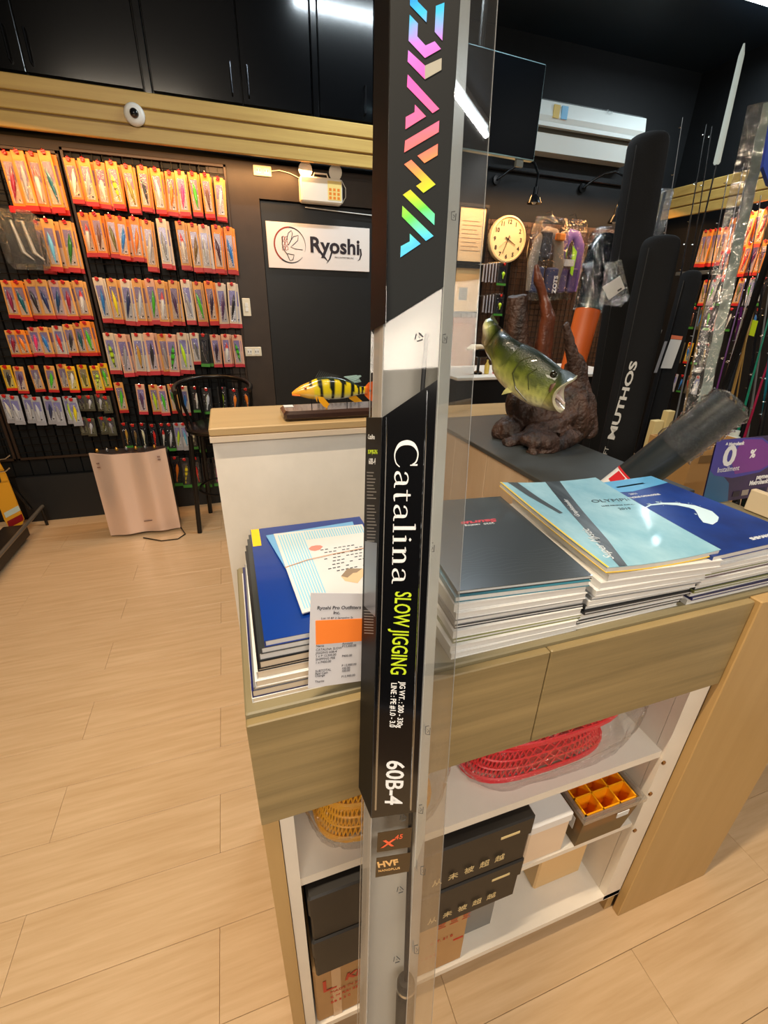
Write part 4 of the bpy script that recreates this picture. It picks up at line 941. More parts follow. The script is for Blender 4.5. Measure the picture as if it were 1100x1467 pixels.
MB().tube([at(437, 297, y=3.478), at(536, 309, y=3.478)], .003, 6).build('white_conduit', WHITE)
tag(bpy.data.objects['white_conduit'], 'thin white cable run under the emergency light', 'cable')
# shop sign
ZS0, ZS1, XS0, XS1 = 1.660, 1.926, .328, 1.032
r = thing('shop_sign', 'white sign with fish roundel and black lettering on the door', 'sign', ((XS0+XS1)/2, 3.49, ZS0))
MB().bbox((XS0, 3.480, ZS0), (XS1, 3.4985, ZS1), .001).build('board', mat('sign_white', (236, 228, 222), .5), r)
INKB = mat('sign_ink', (34, 22, 30), .5); INKR = mat('sign_rust', (150, 52, 30), .5)
cxs, czs, Rr = .477, 1.797, .103
def sgn(x, z): return V((x, 3.479, z))
def arc(a0, a1, w0, w1, m, nm):
    b = MB(); N_ = 40; pa = []; pb = []
    for i in range(N_+1):
        q = math.radians(a0+(a1-a0)*i/N_); wd = w0+(w1-w0)*i/N_; pa.append(sgn(cxs+(Rr+wd)*math.cos(q), czs+(Rr+wd)*math.sin(q))); pb.append(sgn(cxs+(Rr-wd)*math.cos(q), czs+(Rr-wd)*math.sin(q)))
    b.add(pa+pb, [(i, i+1, N_+2+i, N_+1+i) for i in range(N_)]); b.build(nm, m, r)
arc(-20, 90, .0005, .004, INKB, 'roundel'); arc(90, 235, .004, .005, INKR, 'roundel'); arc(235, 320, .005, .001, INKB, 'roundel')
def flat(pts, m, nm, wd=.0035):
    b = MB(); N_ = len(pts)
    P_ = [V((p[0], 0, p[1])) for p in pts]; A_ = []; B2 = []
    for i, p in enumerate(P_):
        d = (P_[min(i+1, N_-1)]-P_[max(i-1, 0)]).normalized(); nn = V((-d.z, 0, d.x)); w1 = wd[i] if isinstance(wd, list) else wd
        A_.append(sgn(p.x+nn.x*w1, p.z+nn.z*w1)); B2.append(sgn(p.x-nn.x*w1, p.z-nn.z*w1))
    b.add(A_+B2, [(i, i+1, N_+1+i, N_+i) for i in range(N_-1)]); b.build(nm, m, r)
cps = [(.50, .03), (.515, .06), (.545, .075), (.52, .045), (.49, .02), (.47, -.02), (.46, -.02)]
Z = czs
flat([(.455, Z+.03), (.47, Z+.07), (.49, Z+.085), (.497, Z+.07), (.485, Z+.03), (.465, Z-.0)], INKB, 'fish_line', .002)
flat([(.465, Z), (.50, Z+.05), (.535, Z+.06), (.53, Z+.03), (.50, Z+.005), (.48, Z-.01), (.51, Z-.02), (.56, Z-.023)], INKB, 'fish_line', .002)
flat([(.43, Z+.05), (.425, Z), (.435, Z-.03), (.455, Z-.055), (.47, Z-.09), (.49, Z-.085), (.50, Z-.055), (.455, Z-.05)], INKB, 'fish_line', .0025)
for i in range(3):
    for j in range(2): flat([(.425+.02*j, Z+.045-.028*i), (.440+.02*j, Z+.050-.028*i), (.442+.02*j, Z+.03-.028*i), (.425+.02*j, Z+.025-.028*i), (.425+.02*j, Z+.045-.028*i)], INKR, 'scale_line', .0018)
text('Ryoshi', .128, INKB, frame((.607, 3.4785, 1.765), (1, 0, .0), (0, 0, 1)), r, xs=1.03, bold=.0034, depth=.0008)
flat([(.66, 1.815), (.675, 1.775), (.70, 1.745), (.735, 1.71)], INKB, 'letter_stroke', [.004, .007, .008, .001])
flat([(.765, 1.82), (.76, 1.77), (.745, 1.73), (.722, 1.70)], INKB, 'letter_stroke', [.006, .006, .005, .001])
flat([(.965, 1.80), (.97, 1.765), (.96, 1.735), (.945, 1.725)], INKB, 'letter_stroke', [.006, .006, .004, .001])
text('PRO OUTFITTERS INC.', .014, INKB, frame((.78, 3.4785, 1.735), (1, 0, 0), (0, 0, 1)), r)

# ================================================================ AIR PURIFIER, STOOL, LEFT FIXTURE
r = thing('air_purifier', 'rose-gold air purifier with rippled metal front on the floor', 'air purifier', (-.66, 3.12, 0))
PG = mat('rose_metal', (236, 212, 198), .33, metal=.55)
N_ = 40; b = MB(); fr_ = []; 
for zz in (.012, .583):
    fr_.append([(-.885+.43*i/N_, 3.045-.016*math.sin(i/N_*math.pi*1.0)**2*1.0+.010*math.cos(i/N_*math.pi*4), zz+(.010*math.sin(i/N_*math.pi) if zz < .1 else -.014*math.sin(i/N_*math.pi))) for i in range(N_+1)])
vs = fr_[0]+fr_[1]; vs2 = [(x, y+.012, z) for x, y, z in vs]; K = len(vs); fs = [(i, i+1, N_+2+i, N_+1+i) for i in range(N_)]
b.add(vs+vs2, fs+[(K+a, K+d_, K+c_, K+b2) for a, b2, c_, d_ in fs]+[(i, K+i, K+i+1, i+1) for i in range(N_)]+[(N_+1+i, N_+2+i, K+N_+2+i, K+N_+1+i) for i in range(N_)]+[(0, N_+1, K+N_+1, K), (N_, K+N_, K+2*N_+1, 2*N_+1)])
b.build('front_panel', PG, r, smooth=True)
MB().bbox((-.875, 3.066, 0), (-.465, 3.22, .560), .012).build('body', mat('purifier_body', (40, 34, 34), .3), r)
DK = mat('purifier_print', (120, 90, 80), .5)
for x_, z_ in ((-.845, .52), (-.845, .495), (-.50, .535), (-.50, .515)): MB().box((x_-.008, 3.038-.008, z_), (x_+.008, 3.038, z_+.005)).build('indicator_mark', DK, r)
MB().box((-.665, 3.028, .10), (-.615, 3.031, .105)).build('maker_mark', DK, r)
lines([[(-.47, 3.10, .02), (-.44, 3.02, .006), (-.42, 2.96, .005), (-.46, 2.90, .005), (-.56, 2.90, .005), (-.68, 2.98, .005)]], .004, BLACKM, 'power_cord', r)
# lure trophies lying on its top
for i in range(7):
    x_ = -.86+.055*i; o = MB().lathe([(.0, 0), (.009, .004), (.011, .014), (.006, .024), (.0, .028)], 10, (x_, 3.14, .561)).build('bottle_cap', mat(['brass_cap', 'steel_cap'][i % 2], [(190, 140, 60), (130, 130, 130)][i % 2], .3, metal=.8), smooth=True, loc=(x_, 3.14, .561))
    tag(o, 'small metal knob on the air purifier, %s from left in the row' % NTH[i], 'knob', 'metal knobs on the air purifier')

r = thing('bar_stool', 'black metal bar stool with round seat and low hoop back', 'stool', (-.12, 3.14, 0))
sc_, sy = V((-.12, 3.14, 0)), .70
MB().lathe([(.0, .665), (.19, .665), (.205, .675), (.208, .69), (.19, .70), (.0, .692)], 36, sc_).build('seat', BLACKM, r, smooth=True)
for dx, dy in ((-.2, -.17), (-.14, .14), (.18, -.17), (.16, .14)):
    MB().tube([(sc_.x+dx*.85, sc_.y+dy*.85, .665), (sc_.x+dx*1.04, sc_.y+dy*1.04, .0)], .0155, 10).build('leg', BLACKM, r, smooth=True)
hp = []
for i in range(25):
    a = math.radians(200-220*i/24) ; hp.append((sc_.x+.235*math.cos(a), sc_.y+.235*math.sin(a)*1.0+.01, .925+.05*math.sin(math.pi*i/24)))
MB().tube(hp, .0145, 10).build('back_hoop', BLACKM, r, smooth=True)
for i in (1, 5, 9, 13, 17, 21, 23):
    x_, y_, z_ = hp[i]; MB().tube([(x_, y_, z_), (sc_.x+(x_-sc_.x)*.98, sc_.y+(y_-sc_.y)*.95, .82), (sc_.x+(x_-sc_.x)*.80, sc_.y+(y_-sc_.y)*.80, .69)], .0105, 8).build('spindle', BLACKM, r, smooth=True)
MB().tube([(sc_.x+.178*math.cos(a), sc_.y+.178*math.sin(a), .26) for a in [2*math.pi*i/32 for i in range(33)]], .008, 8, False).build('foot_ring', BLACKM, r, smooth=True)

# left display fixture: low pipe rail, dark board and hooks, yellow lure board
r = thing('display_rail', 'black display stand with low grey rail along the left side', 'display stand', (-1.5, 3.0, 0))
MB().tube([(-1.345, 1.2, .135), (-1.345, 3.40, .135)], .012, 10).build('rail', mat('grey_pipe', (128, 120, 108), .35, metal=.6), r, smooth=True)
for y_ in (1.25, 3.38): MB().tube([(-1.345, y_, 0), (-1.345, y_, .135)], .010, 8).build('rail_foot', BLACKM, r, smooth=True)
MB().bbox((-1.50, 1.2, .03), (-1.37, 3.17, .11), .005).build('base_tray', mat('dark_base', (30, 24, 20), .5), r)
MB().tube([(-1.42, 3.41, .12), (-1.74, 3.41, 1.05)], .012, 8).build('upright', BLACKM, r, smooth=True)
MB().tube([(-1.40, 1.3, .12), (-1.72, 1.3, 1.05)], .012, 8).build('upright', BLACKM, r, smooth=True)
for z_ in (.66, .60): MB().tube([at(-25, 662+(.66-z_)*300, y=3.1), at(8, 657+(.66-z_)*300, y=3.1), at(14, 652+(.66-z_)*300, y=3.1)], .004, 6).build('hook', CHROME, r, smooth=True)
YB = mat('yellow_board', (222, 158, 36), .35)
r = thing('yellow_board', 'yellow rounded board with pale and red stripes at the left edge', 'board', at(5, 757, y=3.2))
def yp(u, v): return at(u, v, y=3.2)
def yprism(px, m, nm, off=0, th=.012): MB().prism([yp(*p)+V((0, off, 0)) for p in px], (0, th, 0)).build(nm, m, r)
yprism([(-30, 640), (-6, 655), (8, 680), (20, 710), (29, 733), (34, 744), (32, 751), (22, 756), (14, 758), (6, 745), (-14, 690), (-34, 660)], YB, 'board')
yprism([(5.5, 735), (26, 724), (29.5, 731), (8.5, 742)], mat('pale_stripe', (190, 206, 196), .4), 'pale_stripe', -.001, .001)
yprism([(10, 747), (31.2, 736), (34, 743), (33, 746), (13, 756)], mat('red_stripe', (140, 20, 26), .4), 'red_stripe', -.001, .001)
yprism([(-14, 662), (-6, 660), (2, 690), (-2, 694)], mat('script_print', (60, 50, 30), .5), 'script_print', -.001, .001)

# ================================================================ STRIPED FISH ON THE LEDGE
def loft_fish(name, spine, mats, parent, colf, n=28, sub=1):
    """spine: list of (centre, up vector, half height up, half height down, half width)"""
    S = []
    for i in range(len(spine)-1):
        for s_ in range(sub):
            t = s_/sub; a0 = spine[max(i-1, 0)]; a1 = spine[i]; a2 = spine[i+1]; a3 = spine[min(i+2, len(spine)-1)]
            def cr(w0, w1, w2, w3): return .5*((2*w1)+(w2-w0)*t+(2*w0-5*w1+4*w2-w3)*t*t+(3*w1-w0-3*w2+w3)*t**3)
            S.append(tuple(cr(V(a0[k]), V(a1[k]), V(a2[k]), V(a3[k])) if k < 2 else cr(a0[k], a1[k], a2[k], a3[k]) for k in range(5)))
    S.append((V(spine[-1][0]), V(spine[-1][1]))+tuple(spine[-1][2:]))
    b = MB(); b.col = []; rings = []
    for i, (c_, up, hu, hd, hw) in enumerate(S):
        t = (S[min(i+1, len(S)-1)][0]-S[max(i-1, 0)][0]).normalized(); up = (up-t*up.dot(t)).normalized(); sd = t.cross(up)
        ring = []
        for j in range(n):
            q = 2*math.pi*j/n; cy_, sx_ = math.cos(q), math.sin(q)
            h = hu if cy_ > 0 else hd
            ring.append(c_+up*h*math.copysign(abs(cy_)**.9, cy_)+sd*hw*math.copysign(abs(sx_)**.85, sx_)); b.col.append(colf(i/(len(S)-1), cy_, sx_, ring[-1]))
        rings.append(ring)
    b.rings(rings); return b.build(name, mats, parent, smooth=True), S
def mix(a, b, t): t = max(0, min(1, t)); return tuple(a[i]+(b[i]-a[i])*t for i in range(3))
fy = .822
def lp(u, v, y=fy): return at(u, v, y=y)
r = thing('fish_trophy', 'yellow and black barred fish model on a dark wooden plinth', 'fish model', (.20, fy, 1.251))
MB().bbox((.080, .792, 1.2508), (.325, .858, 1.268), .005).build('plinth', mat('dark_walnut', (52, 34, 28), .25, coat=.6), r)
MB().box((.086, .832, 1.2682), (.103, .850, 1.2688)).build('plinth_label', PAPER, r)
sp = [((418, 564), 1.5, 1.5, 1.5), ((421, 563.5), 3.5, 4, 3), ((428, 562), 7, 6, 5), ((436, 561), 11, 9, 7), ((446, 561), 15.5, 11, 8.5), ((458, 560), 19, 12.5, 9), ((472, 559), 19.5, 13.5, 9), ((486, 559.5), 18, 12.5, 8), ((500, 560), 14.5, 9.5, 6), ((511, 560), 9.5, 6.5, 4), ((519, 559.5), 6.5, 5, 2.5), ((526, 559.5), 6.3, 6.0, 1.2)]
pxm = (lp(450, 560)-lp(451, 560)).length
spine = [(lp(*c_), V((0, 0, 1)), a*pxm*.95, b2*pxm*.95, w2*pxm) for c_, a, b2, w2 in sp]
def col1(t, up, sx, p):
    x_ = t; y_ = (212, 190, 30); base = mix((236, 232, 200), y_, (up+.9)*1.3)
    if x_ < .38: base = mix((232, 150, 40), (226, 186, 70), x_*2.2) if up > -.5 else (240, 180, 60)
    bars = [.46, .565, .66, .755, .84, .905]
    for k_, bc in enumerate(bars):
        if abs(x_-bc) < .019+.006*up and up > -.82: base = (24, 28, 22)
    if .43 < x_ < .9 and up > .86: base = (34, 48, 34)
    if x_ > .95: base = (220, 110, 40)
    if .33 < x_ < .37 and up > .6: base = (60, 60, 30)
    return base
loft_fish('body', spine, vcol('fish_skin', .22, .9), r, col1, 28, 6)
def fin(pts, m, nm, th=.0008, par=None, dp=0): MB().prism([lp(*p)+V((0, dp, 0)) for p in pts], (0, th, 0)).build(nm, m, par or r)
YF = mat('fin_amber', (228, 160, 26), .3, coat=.6); FT = mat('fin_pale', (150, 180, 176), .3, coat=.5)
fin([(453, 566), (461, 567), (467, 574), (470, 577), (468, 579), (466, 583), (461, 580), (455, 573)], YF, 'pectoral_fin', .0012, None, -.014)
fin([(499, 568), (509, 566), (519, 575), (508, 576.5), (500, 571)], YF, 'anal_fin')
fin([(453, 575), (450, 568), (453, 566)], YF, 'pelvic_fin', .0008, None, -.010)
fin([(522, 555), (528, 548), (540, 545), (536, 560), (541, 576), (530, 574), (522, 566)], mat('fin_orange', (214, 96, 36), .3, coat=.5), 'tail_fin')
MB().lathe([(0, 0), (.0022, .0004), (0, .0009)], 14, lp(530, 559.5)+V((0, -.0012, 0)), (0, -1, 0)).build('tail_spot', BLACKG, r)
b = MB(); 
for i in range(12):
    u0 = 452+i*2.6; b.tube([lp(u0, 541.5+.15*i), lp(u0+6, 530.5+.75*i)], [.0007, .0003], 5)
b.build('dorsal_spines', mat('spine_dark', (60, 66, 66), .3), r)
b = MB()
for i in range(8): b.tube([lp(493+i*2.0, 540+i*1.2), lp(511+i*.9, 537.5+i*1.3)], [.0007, .0005], 4)
b.prism([lp(492, 540), lp(516, 537.5), (lp(518, 539)), lp(507, 546)], (0, .0004, 0)); b.build('rear_dorsal_fin', FT, r)
MB().lathe([(0, 0), (.0024, .0004), (.0020, .0012), (0, .0016)], 16, lp(437, 555)+V((-.001, -.0085, 0)), (-.2, -1, .1)).build('eye', mat('eye_red', (150, 60, 30), .1, coat=1), r, smooth=True)
MB().tube([lp(418.5, 566, fy-.004), lp(424, 566.5, fy-.006), lp(430, 567, fy-.010)], .0011, 8).build('lips', mat('lip_orange', (228, 110, 30), .3, coat=.6), r, smooth=True)
for u in (446, 497):
    p = lp(u, 570); MB().tube([(p.x, fy, 1.268), (p.x, fy, p.z)], .0008, 6).build('support_wire', BLACKM, r)
# ================================================================ BASS TROPHY ON DRIFTWOOD
def solidify(b, name, m, parent, voxel=.006, amp=.006, freq=22, loc=None, dens=None):
    """weld overlapping lumps into one knotty surface"""
    o = b.build(name, m, None, loc=(0, 0, 0))
    md = o.modifiers.new('r', 'REMESH'); md.mode = 'VOXEL'; md.voxel_size = voxel
    dg = bpy.context.evaluated_depsgraph_get(); me = bpy.data.meshes.new_from_object(o.evaluated_get(dg)); bpy.data.objects.remove(o)
    base = root_loc(parent); me.update(); cos = []
    for v in me.vertices:
        p = v.co.copy(); g = V((p.x*freq, p.y*freq, p.z*freq*.22+p.x*4))
        d = noise.fractal(g, 1.0, 2.0, 4)*amp + noise.noise(p*8)*amp*1.2
        q2 = p + v.normal*d; q2.z = max(q2.z, 1.0012); cos.append(q2 - base)
    for v, c_ in zip(me.vertices, cos): v.co = c_
    for p in me.polygons: p.use_smooth = True
    me.materials.clear(); me.materials.append(m); me.name = name
    q = bpy.data.objects.new(name, me); C.objects.link(q); q.parent = parent; return q
def blob(b, c_, rx, ry, rz, n=12):
    rings = [[(c_[0]+rx*math.sin(t)*math.cos(q), c_[1]+ry*math.sin(t)*math.sin(q), c_[2]+rz*math.cos(t)) for q in [2*math.pi*j/n for j in range(n)]] for t in [math.pi*(i+.02)/8.04 for i in range(9)]]
    b.rings(rings)
DW = mat('driftwood', (86, 60, 48), .5, rgb2=(30, 23, 21), scale=(24, 24, 7), bump=1.0, bscale=70)
DWR = mat('driftwood_red', (118, 62, 38), .35, rgb2=(60, 32, 22), scale=(14, 14, 4), bump=.5, bscale=45, coat=.2)
r = thing('bass_trophy', 'mounted green bass with open mouth on gnarled driftwood', 'fish trophy', (.99, 1.36, 1.001))
b = MB()
def w_(u, v, y): return at(u, v, y=y)
c0 = w_(778, 612, 1.40); blob(b, (c0.x, c0.y, 1.085), .14, .10, .09)
c0 = w_(822, 603, 1.36); blob(b, (c0.x-.01, c0.y, 1.09), .085, .08, .11)
c0 = w_(727, 610, 1.40); blob(b, (c0.x, c0.y, c0.z-.02), .055, .06, .055)
c0 = w_(742, 580, 1.42); blob(b, (c0.x, c0.y, c0.z), .05, .06, .06)
c0 = w_(770, 645, 1.24); blob(b, (c0.x, c0.y, 1.035), .07, .055, .035)
b.tube([w_(722, 638, 1.32), w_(750, 628, 1.31), w_(790, 612, 1.30), w_(825, 590, 1.32)], [.022, .032, .034, .03], 10)
b.tube([w_(757, 654, 1.21), w_(790, 642, 1.22), w_(826, 622, 1.27)], [.020, .028, .032], 10)
b.tube([w_(838, 620, 1.36), w_(834, 575, 1.37), w_(826, 530, 1.38), w_(817, 492, 1.38), w_(809, 464, 1.38)], [.055, .042, .034, .020, .010], 10)
b.tube([w_(820, 600, 1.38), w_(812, 560, 1.40), w_(812, 520, 1.41)], [.045, .035, .012], 10)
solidify(b, 'driftwood_base', DW, r, .006, .011, 24)
b = MB(); b.tube([w_(760, 585, 1.52), w_(752, 530, 1.52), w_(742, 480, 1.50), w_(740, 445, 1.50), w_(741, 423, 1.50)], [.05, .045, .042, .038, .036], 12)
solidify(b, 'driftwood_stub', DW, r, .009, .007, 24)
b = MB(); b.tube([w_(775, 590, 1.50), w_(774, 540, 1.48), w_(779, 490, 1.46), w_(785, 455, 1.45), w_(778, 425, 1.46), w_(771, 400, 1.46), w_(768, 378, 1.46)], [.04, .03, .034, .026, .016, .017, .008], 12)
solidify(b, 'driftwood_branch', DWR, r, .007, .006, 26)
pm = .00236
SPN = [((700, 458), 4, 4, 2, 1.36, -18), ((702, 470), 9, 11, 6, 1.345, -16), ((708, 487), 17, 17, 10, 1.40, -8), ((718, 503), 21, 19, 13, 1.29, 0), ((731, 518), 26, 25, 16, 1.26, 4), ((746, 530), 28, 28, 17.5, 1.225, 6), ((762, 540), 28, 29, 17.5, 1.19, 8), ((778, 548), 25, 29, 16, 1.16, 8), ((791, 554), 22, 27, 15, 1.14, 8)]
spine = []
for i, (c_, hu, hd, hw, y_, an) in enumerate(SPN):
    p = w_(c_[0], c_[1], y_); nx = SPN[min(i+1, len(SPN)-1)]; pv = SPN[max(i-1, 0)]
    t = (w_(*nx[0], nx[4])-w_(*pv[0], pv[4])).normalized(); up = (V((0, .1, 1))-t*V((0, .1, 1)).dot(t)).normalized()
    if i < 2: up = (V((.7, 0, .6))-t*V((.7, 0, .6)).dot(t)).normalized()
    spine.append((p, up, hu*pm*1.08, hd*pm*1.08, hw*pm*1.05))
def col2(t, up, sx, p):
    top, mid, low, bel = (24, 34, 26), (84, 96, 30), (168, 172, 96), (222, 218, 186)
    c_ = mix(mid, top, (up-.15)*1.5) if up > .15 else (mix(low, mid, (up+.45)/.6) if up > -.45 else mix(bel, low, (up+.95)/.5))
    n_ = noise.noise(V((p.x*38, p.y*38, p.z*55)))
    if -.25 < up < .35 and n_ > .12: c_ = mix(c_, (40, 50, 22), .45)
    g = noise.noise(V((p.x*260, p.y*260, p.z*260))); return mix(c_, (c_[0]*1.15, c_[1]*1.15, c_[2]*1.1), max(0, g)) if g > 0 else mix(c_, top, -g*.35)
bod, S = loft_fish('body', spine, vcol('bass_skin', .3, .6, bump=.25, bscale=260), r, col2, 40, 6)
# head end: gaping mouth, lips, throat
tip = S[-1]; fw = (S[-1][0]-S[-3][0]).normalized(); up = (tip[1]-fw*tip[1].dot(fw)).normalized(); sd = fw.cross(up)
hn = 40
def bring(hu, hd, hw, sh):
    return [tip[0]+fw*sh+up*(hu if math.cos(q) > 0 else hd)*math.copysign(abs(math.cos(q))**.9, math.cos(q))+sd*hw*math.copysign(abs(math.sin(q))**.85, math.sin(q)) for q in [2*math.pi*j/hn for j in range(hn)]]
Uj, Lj = w_(824, 539, 1.05), w_(804, 589, 1.085); Pc = (Uj+Lj)/2; um = (Uj-Lj).normalized(); hm = (Uj-Lj).length/2
no = ((EYE-Pc).normalized()*.75+V((.9, -.1, -.05))).normalized(); no = (no-um*no.dot(um)).normalized(); sm = no.cross(um)
if sm.dot(sd) < 0: sm = -sm
def mring(k_, hw, sh, back):
    out = []
    for j in range(hn):
        q = 2*math.pi*j/hn; c_, s_ = math.cos(q), math.sin(q)
        out.append(Pc+no*(sh-back*abs(s_)**2.5)+um*hm*k_*math.copysign(abs(c_)**.9, c_)+sm*hw*math.copysign(abs(s_)**.9, s_))
    return out
k = pm; B_ = MB(); B_.col = []
b0 = bring(tip[2], tip[3], tip[4], 0); rim = mring(1.0, .039, 0, .032); b1 = [a.lerp(c_, .5)+(a-tip[0]).normalized()*.003 for a, c_ in zip(b0, rim)]
rr_ = [(b0, 0), (b1, 0), (rim, 0), (mring(1.03, .041, .004, .032), 1), (mring(.90, .035, .005, .028), 1), (mring(.72, .025, -.012, .015), 2), (mring(.5, .018, -.035, 0), 3), (mring(.2, .008, -.055, 0), 4)]
for ring, kd in rr_:
    for j, p in enumerate(ring):
        cy_ = math.cos(2*math.pi*j/hn); B_.col.append(col2(1, cy_*.95-.05, 0, p) if kd == 0 else [(206, 200, 168), (212, 196, 178), (170, 138, 122), (60, 36, 32)][kd-1])
B_.rings([x for x, _ in rr_]); B_.build('jaws', MATS['bass_skin'], r, smooth=True)
MB().tube([Pc-um*hm*.55-no*.0+sm*0, Pc-um*hm*.35-no*.02, Pc-um*hm*.25-no*.04], [.008, .014, .012], 10, flat=.5).build('tongue', mat('tongue', (214, 190, 176), .3, coat=.6), r, smooth=True)
# gill cover line, eye, fins
def on_side(i, cy_, s=-1, off=.001):
    c_, u_, hu, hd, hw = S[i]; t = (S[min(i+1, len(S)-1)][0]-S[i-1][0]).normalized(); u_ = (u_-t*u_.dot(t)).normalized(); sd_ = t.cross(u_)
    h = hu if cy_ > 0 else hd; sx_ = math.sqrt(max(0, 1-cy_*cy_)); 
    sgn_ = s if (sd_.dot(EYE-c_) < 0) == (s < 0) else -s
    sg = 1 if sd_.dot(EYE-c_) > 0 else -1
    return c_+u_*h*math.copysign(abs(cy_)**.9, cy_)+sd_*sg*(hw*sx_**.85+off)
n_ = len(S)-1
MB().tube([on_side(n_-15, .75), on_side(n_-18, .4), on_side(n_-18, -.1), on_side(n_-14, -.55), on_side(n_-8, -.85)], .0022, 8).build('gill_edge', mat('gill_edge', (60, 66, 30), .3, coat=.6), r, smooth=True)
MB().tube([on_side(n_-10, .45), on_side(n_-12, .1), on_side(n_-9, -.35)], .0014, 8).build('cheek_line', MATS['gill_edge'], r, smooth=True)
ep = on_side(n_-3, .55, off=0); en = (EYE-ep).normalized()
MB().lathe([(0, 0), (.0095, .001), (.010, .004), (.007, .008), (0, .010)], 20, ep-en*.002, (en+up*.3).normalized()).build('eye', mat('bass_eye', (30, 26, 14), .05, coat=1), r, smooth=True)
FP = mat('bass_fin', (186, 184, 120), .35, coat=.5)
MB().prism([w_(738, 550, 1.25), w_(728, 554, 1.23), w_(722, 560, 1.21), w_(719, 565.5, 1.21), w_(729, 563, 1.21), w_(742, 559, 1.22)], (0, .002, 0)).build('pelvic_fin', FP, r)
MB().prism([w_(698, 464, 1.36), w_(702, 455, 1.38), w_(705, 450, 1.40), w_(709, 459, 1.40), w_(714, 464, 1.38), w_(706, 470, 1.36)], (0, .002, 0)).build('tail_fin', mat('tail_green', (70, 76, 44), .35, coat=.5), r)

# ================================================================ ROD BAGS, RODS AND SLEEVES
def long_axis(t, b_, yt, yb, zmin=.02):
    p, q = at(*t, y=yt), at(*b_, y=yb); d = (q-p).normalized(); L_ = (p.z-zmin)/max(.05, -d.z); return p, d, p+d*L_
def bagplane(p, d, off):
    n = (EYE-p); n = (n-d*n.dot(d)).normalized(); return p+n*off, n
def on_plane(u, v, P0, n): d = ray(u, v); return EYE+d*((P0-EYE).dot(n)/d.dot(n))
def rod_bag(lb, t, b_, yt, yb, hw, th, m, name='rod_bag', grp='black rod bags leaning behind the bass'):
    p, d, e = long_axis(t, b_, yt, yb); P0, n = bagplane(p, d, 0)
    r = thing(name, lb, 'rod bag', e, grp)
    L_ = (e-p).length; ks = [0, .002, .006, .012, .022, .05, .3, .6, .9, .935, 1.0]; rs = [.45, .66, .84, .95, 1, 1.0, 1, 1.0, 1, .9, .5]
    MB().tube([p+d*L_*k_ for k_ in ks], [hw*x for x in rs], 20, flat=th/hw, up=n).build('bag_body', m, r, smooth=True)
    a, n2 = bagplane(p, d, th*.97); sdv = d.cross(n).normalized()
    MB().tube([a+sdv*hw*.55+d*.05, a+sdv*hw*.55+d*L_*.95], .0018, 6).build('seam', mat('seam_black', (26, 28, 30), .4), r)
    return r, a, n2, d
rA, aA, nA, dA = rod_bag('tallest black rod bag with a white price tag', (931, 190), (858, 640), 1.95, 1.78, .082, .035, BLACKC)
rB, aB, nB, dB = rod_bag('black rod bag with large white vertical lettering', (949, 338), (884, 640), 1.62, 1.48, .070, .030, BLACKC)
rC, aC, nC, dC = rod_bag('narrow black rod bag with small white script beside the lettered one', (992, 388), (926, 640), 1.85, 1.7, .045, .022, BLACKC)
def bag_text(s, a, n, d, u0, v0, u1, v1, cap_px, m, r, bold=.0, side=-1, depth=.001):
    o, e = on_plane(u0, v0, a, n), on_plane(u1, v1, a, n); ex = e-o; capv = n.cross(ex).normalized(); sc_ = (on_plane(u0+cap_px, v0, a, n)-o).length
    cu = bpy.data.curves.new('t', 'FONT'); cu.body = s; cu.size = 1; t = bpy.data.objects.new('t', cu); me = bpy.data.meshes.new_from_object(t)
    wd = max(v.co.x for v in me.vertices); hh = max(v.co.y for v in me.vertices); bpy.data.objects.remove(t); bpy.data.curves.remove(cu); bpy.data.meshes.remove(me)
    size = sc_/hh; return text(s, size, m, frame(o+n*.002, ex, capv), r, xs=ex.length/(wd*size), depth=depth, bold=bold)
BW = mat('bag_white_print', (190, 190, 186), .5)
bag_text('MUTHOS', aB, nB, dB, 879, 631, 913, 519, 9.5, BW, rB, bold=.0012)
bag_text('FT', aB, nB, dB, 869, 652, 873, 641, 6, BW, rB)
bag_text('DYNAEDGE', aC, nC, dC, 929, 534, 948, 473, 6, BW, rC, bold=.0006)
def px_quad(pts, a, n, m, nm, r, th=.0015): return MB().prism([on_plane(u, v, a+n*.002, n) for u, v in pts], n*th).build(nm, m, r)
px_quad([(863, 411), (888, 395), (895, 413), (872, 430)], aA+nA*.01, nA, PAPER, 'price_tag', rA)
px_quad([(884, 416), (890, 412), (891, 414), (885, 418)], aA+nA*.013, nA, mat('tag_ink', (70, 70, 70), .6), 'tag_print', rA)
# clear pocket film on the tall bag
pf = MB(); g0 = [(868, 378), (890, 372), (902, 425), (890, 440), (858, 436)]
pf.prism([on_plane(u, v, aA+nA*.004, nA) for u, v in g0], nA*.001).build('clear_pocket', clear('pocket_film', (.9, .9, .9), .08, 3, bump=1.0, bscale=40, milk=.01), rA)
px_quad([(962, 480), (978, 482), (976.5, 487), (960.5, 485.5)], aC+nC*.03, nC, mat('tag_orange', (214, 100, 50), .5), 'tag_band', rC)
px_quad([(960.5, 486), (976.5, 487.5), (962, 528), (946, 527.5)], aC+nC*.03, nC, PAPER, 'hang_tag', rC)
px_quad([(952, 489), (956, 489), (941, 534), (936.5, 534)], aC+nC*.03, nC, mat('tag_grey', (150, 150, 155), .5), 'hang_tag', rC)
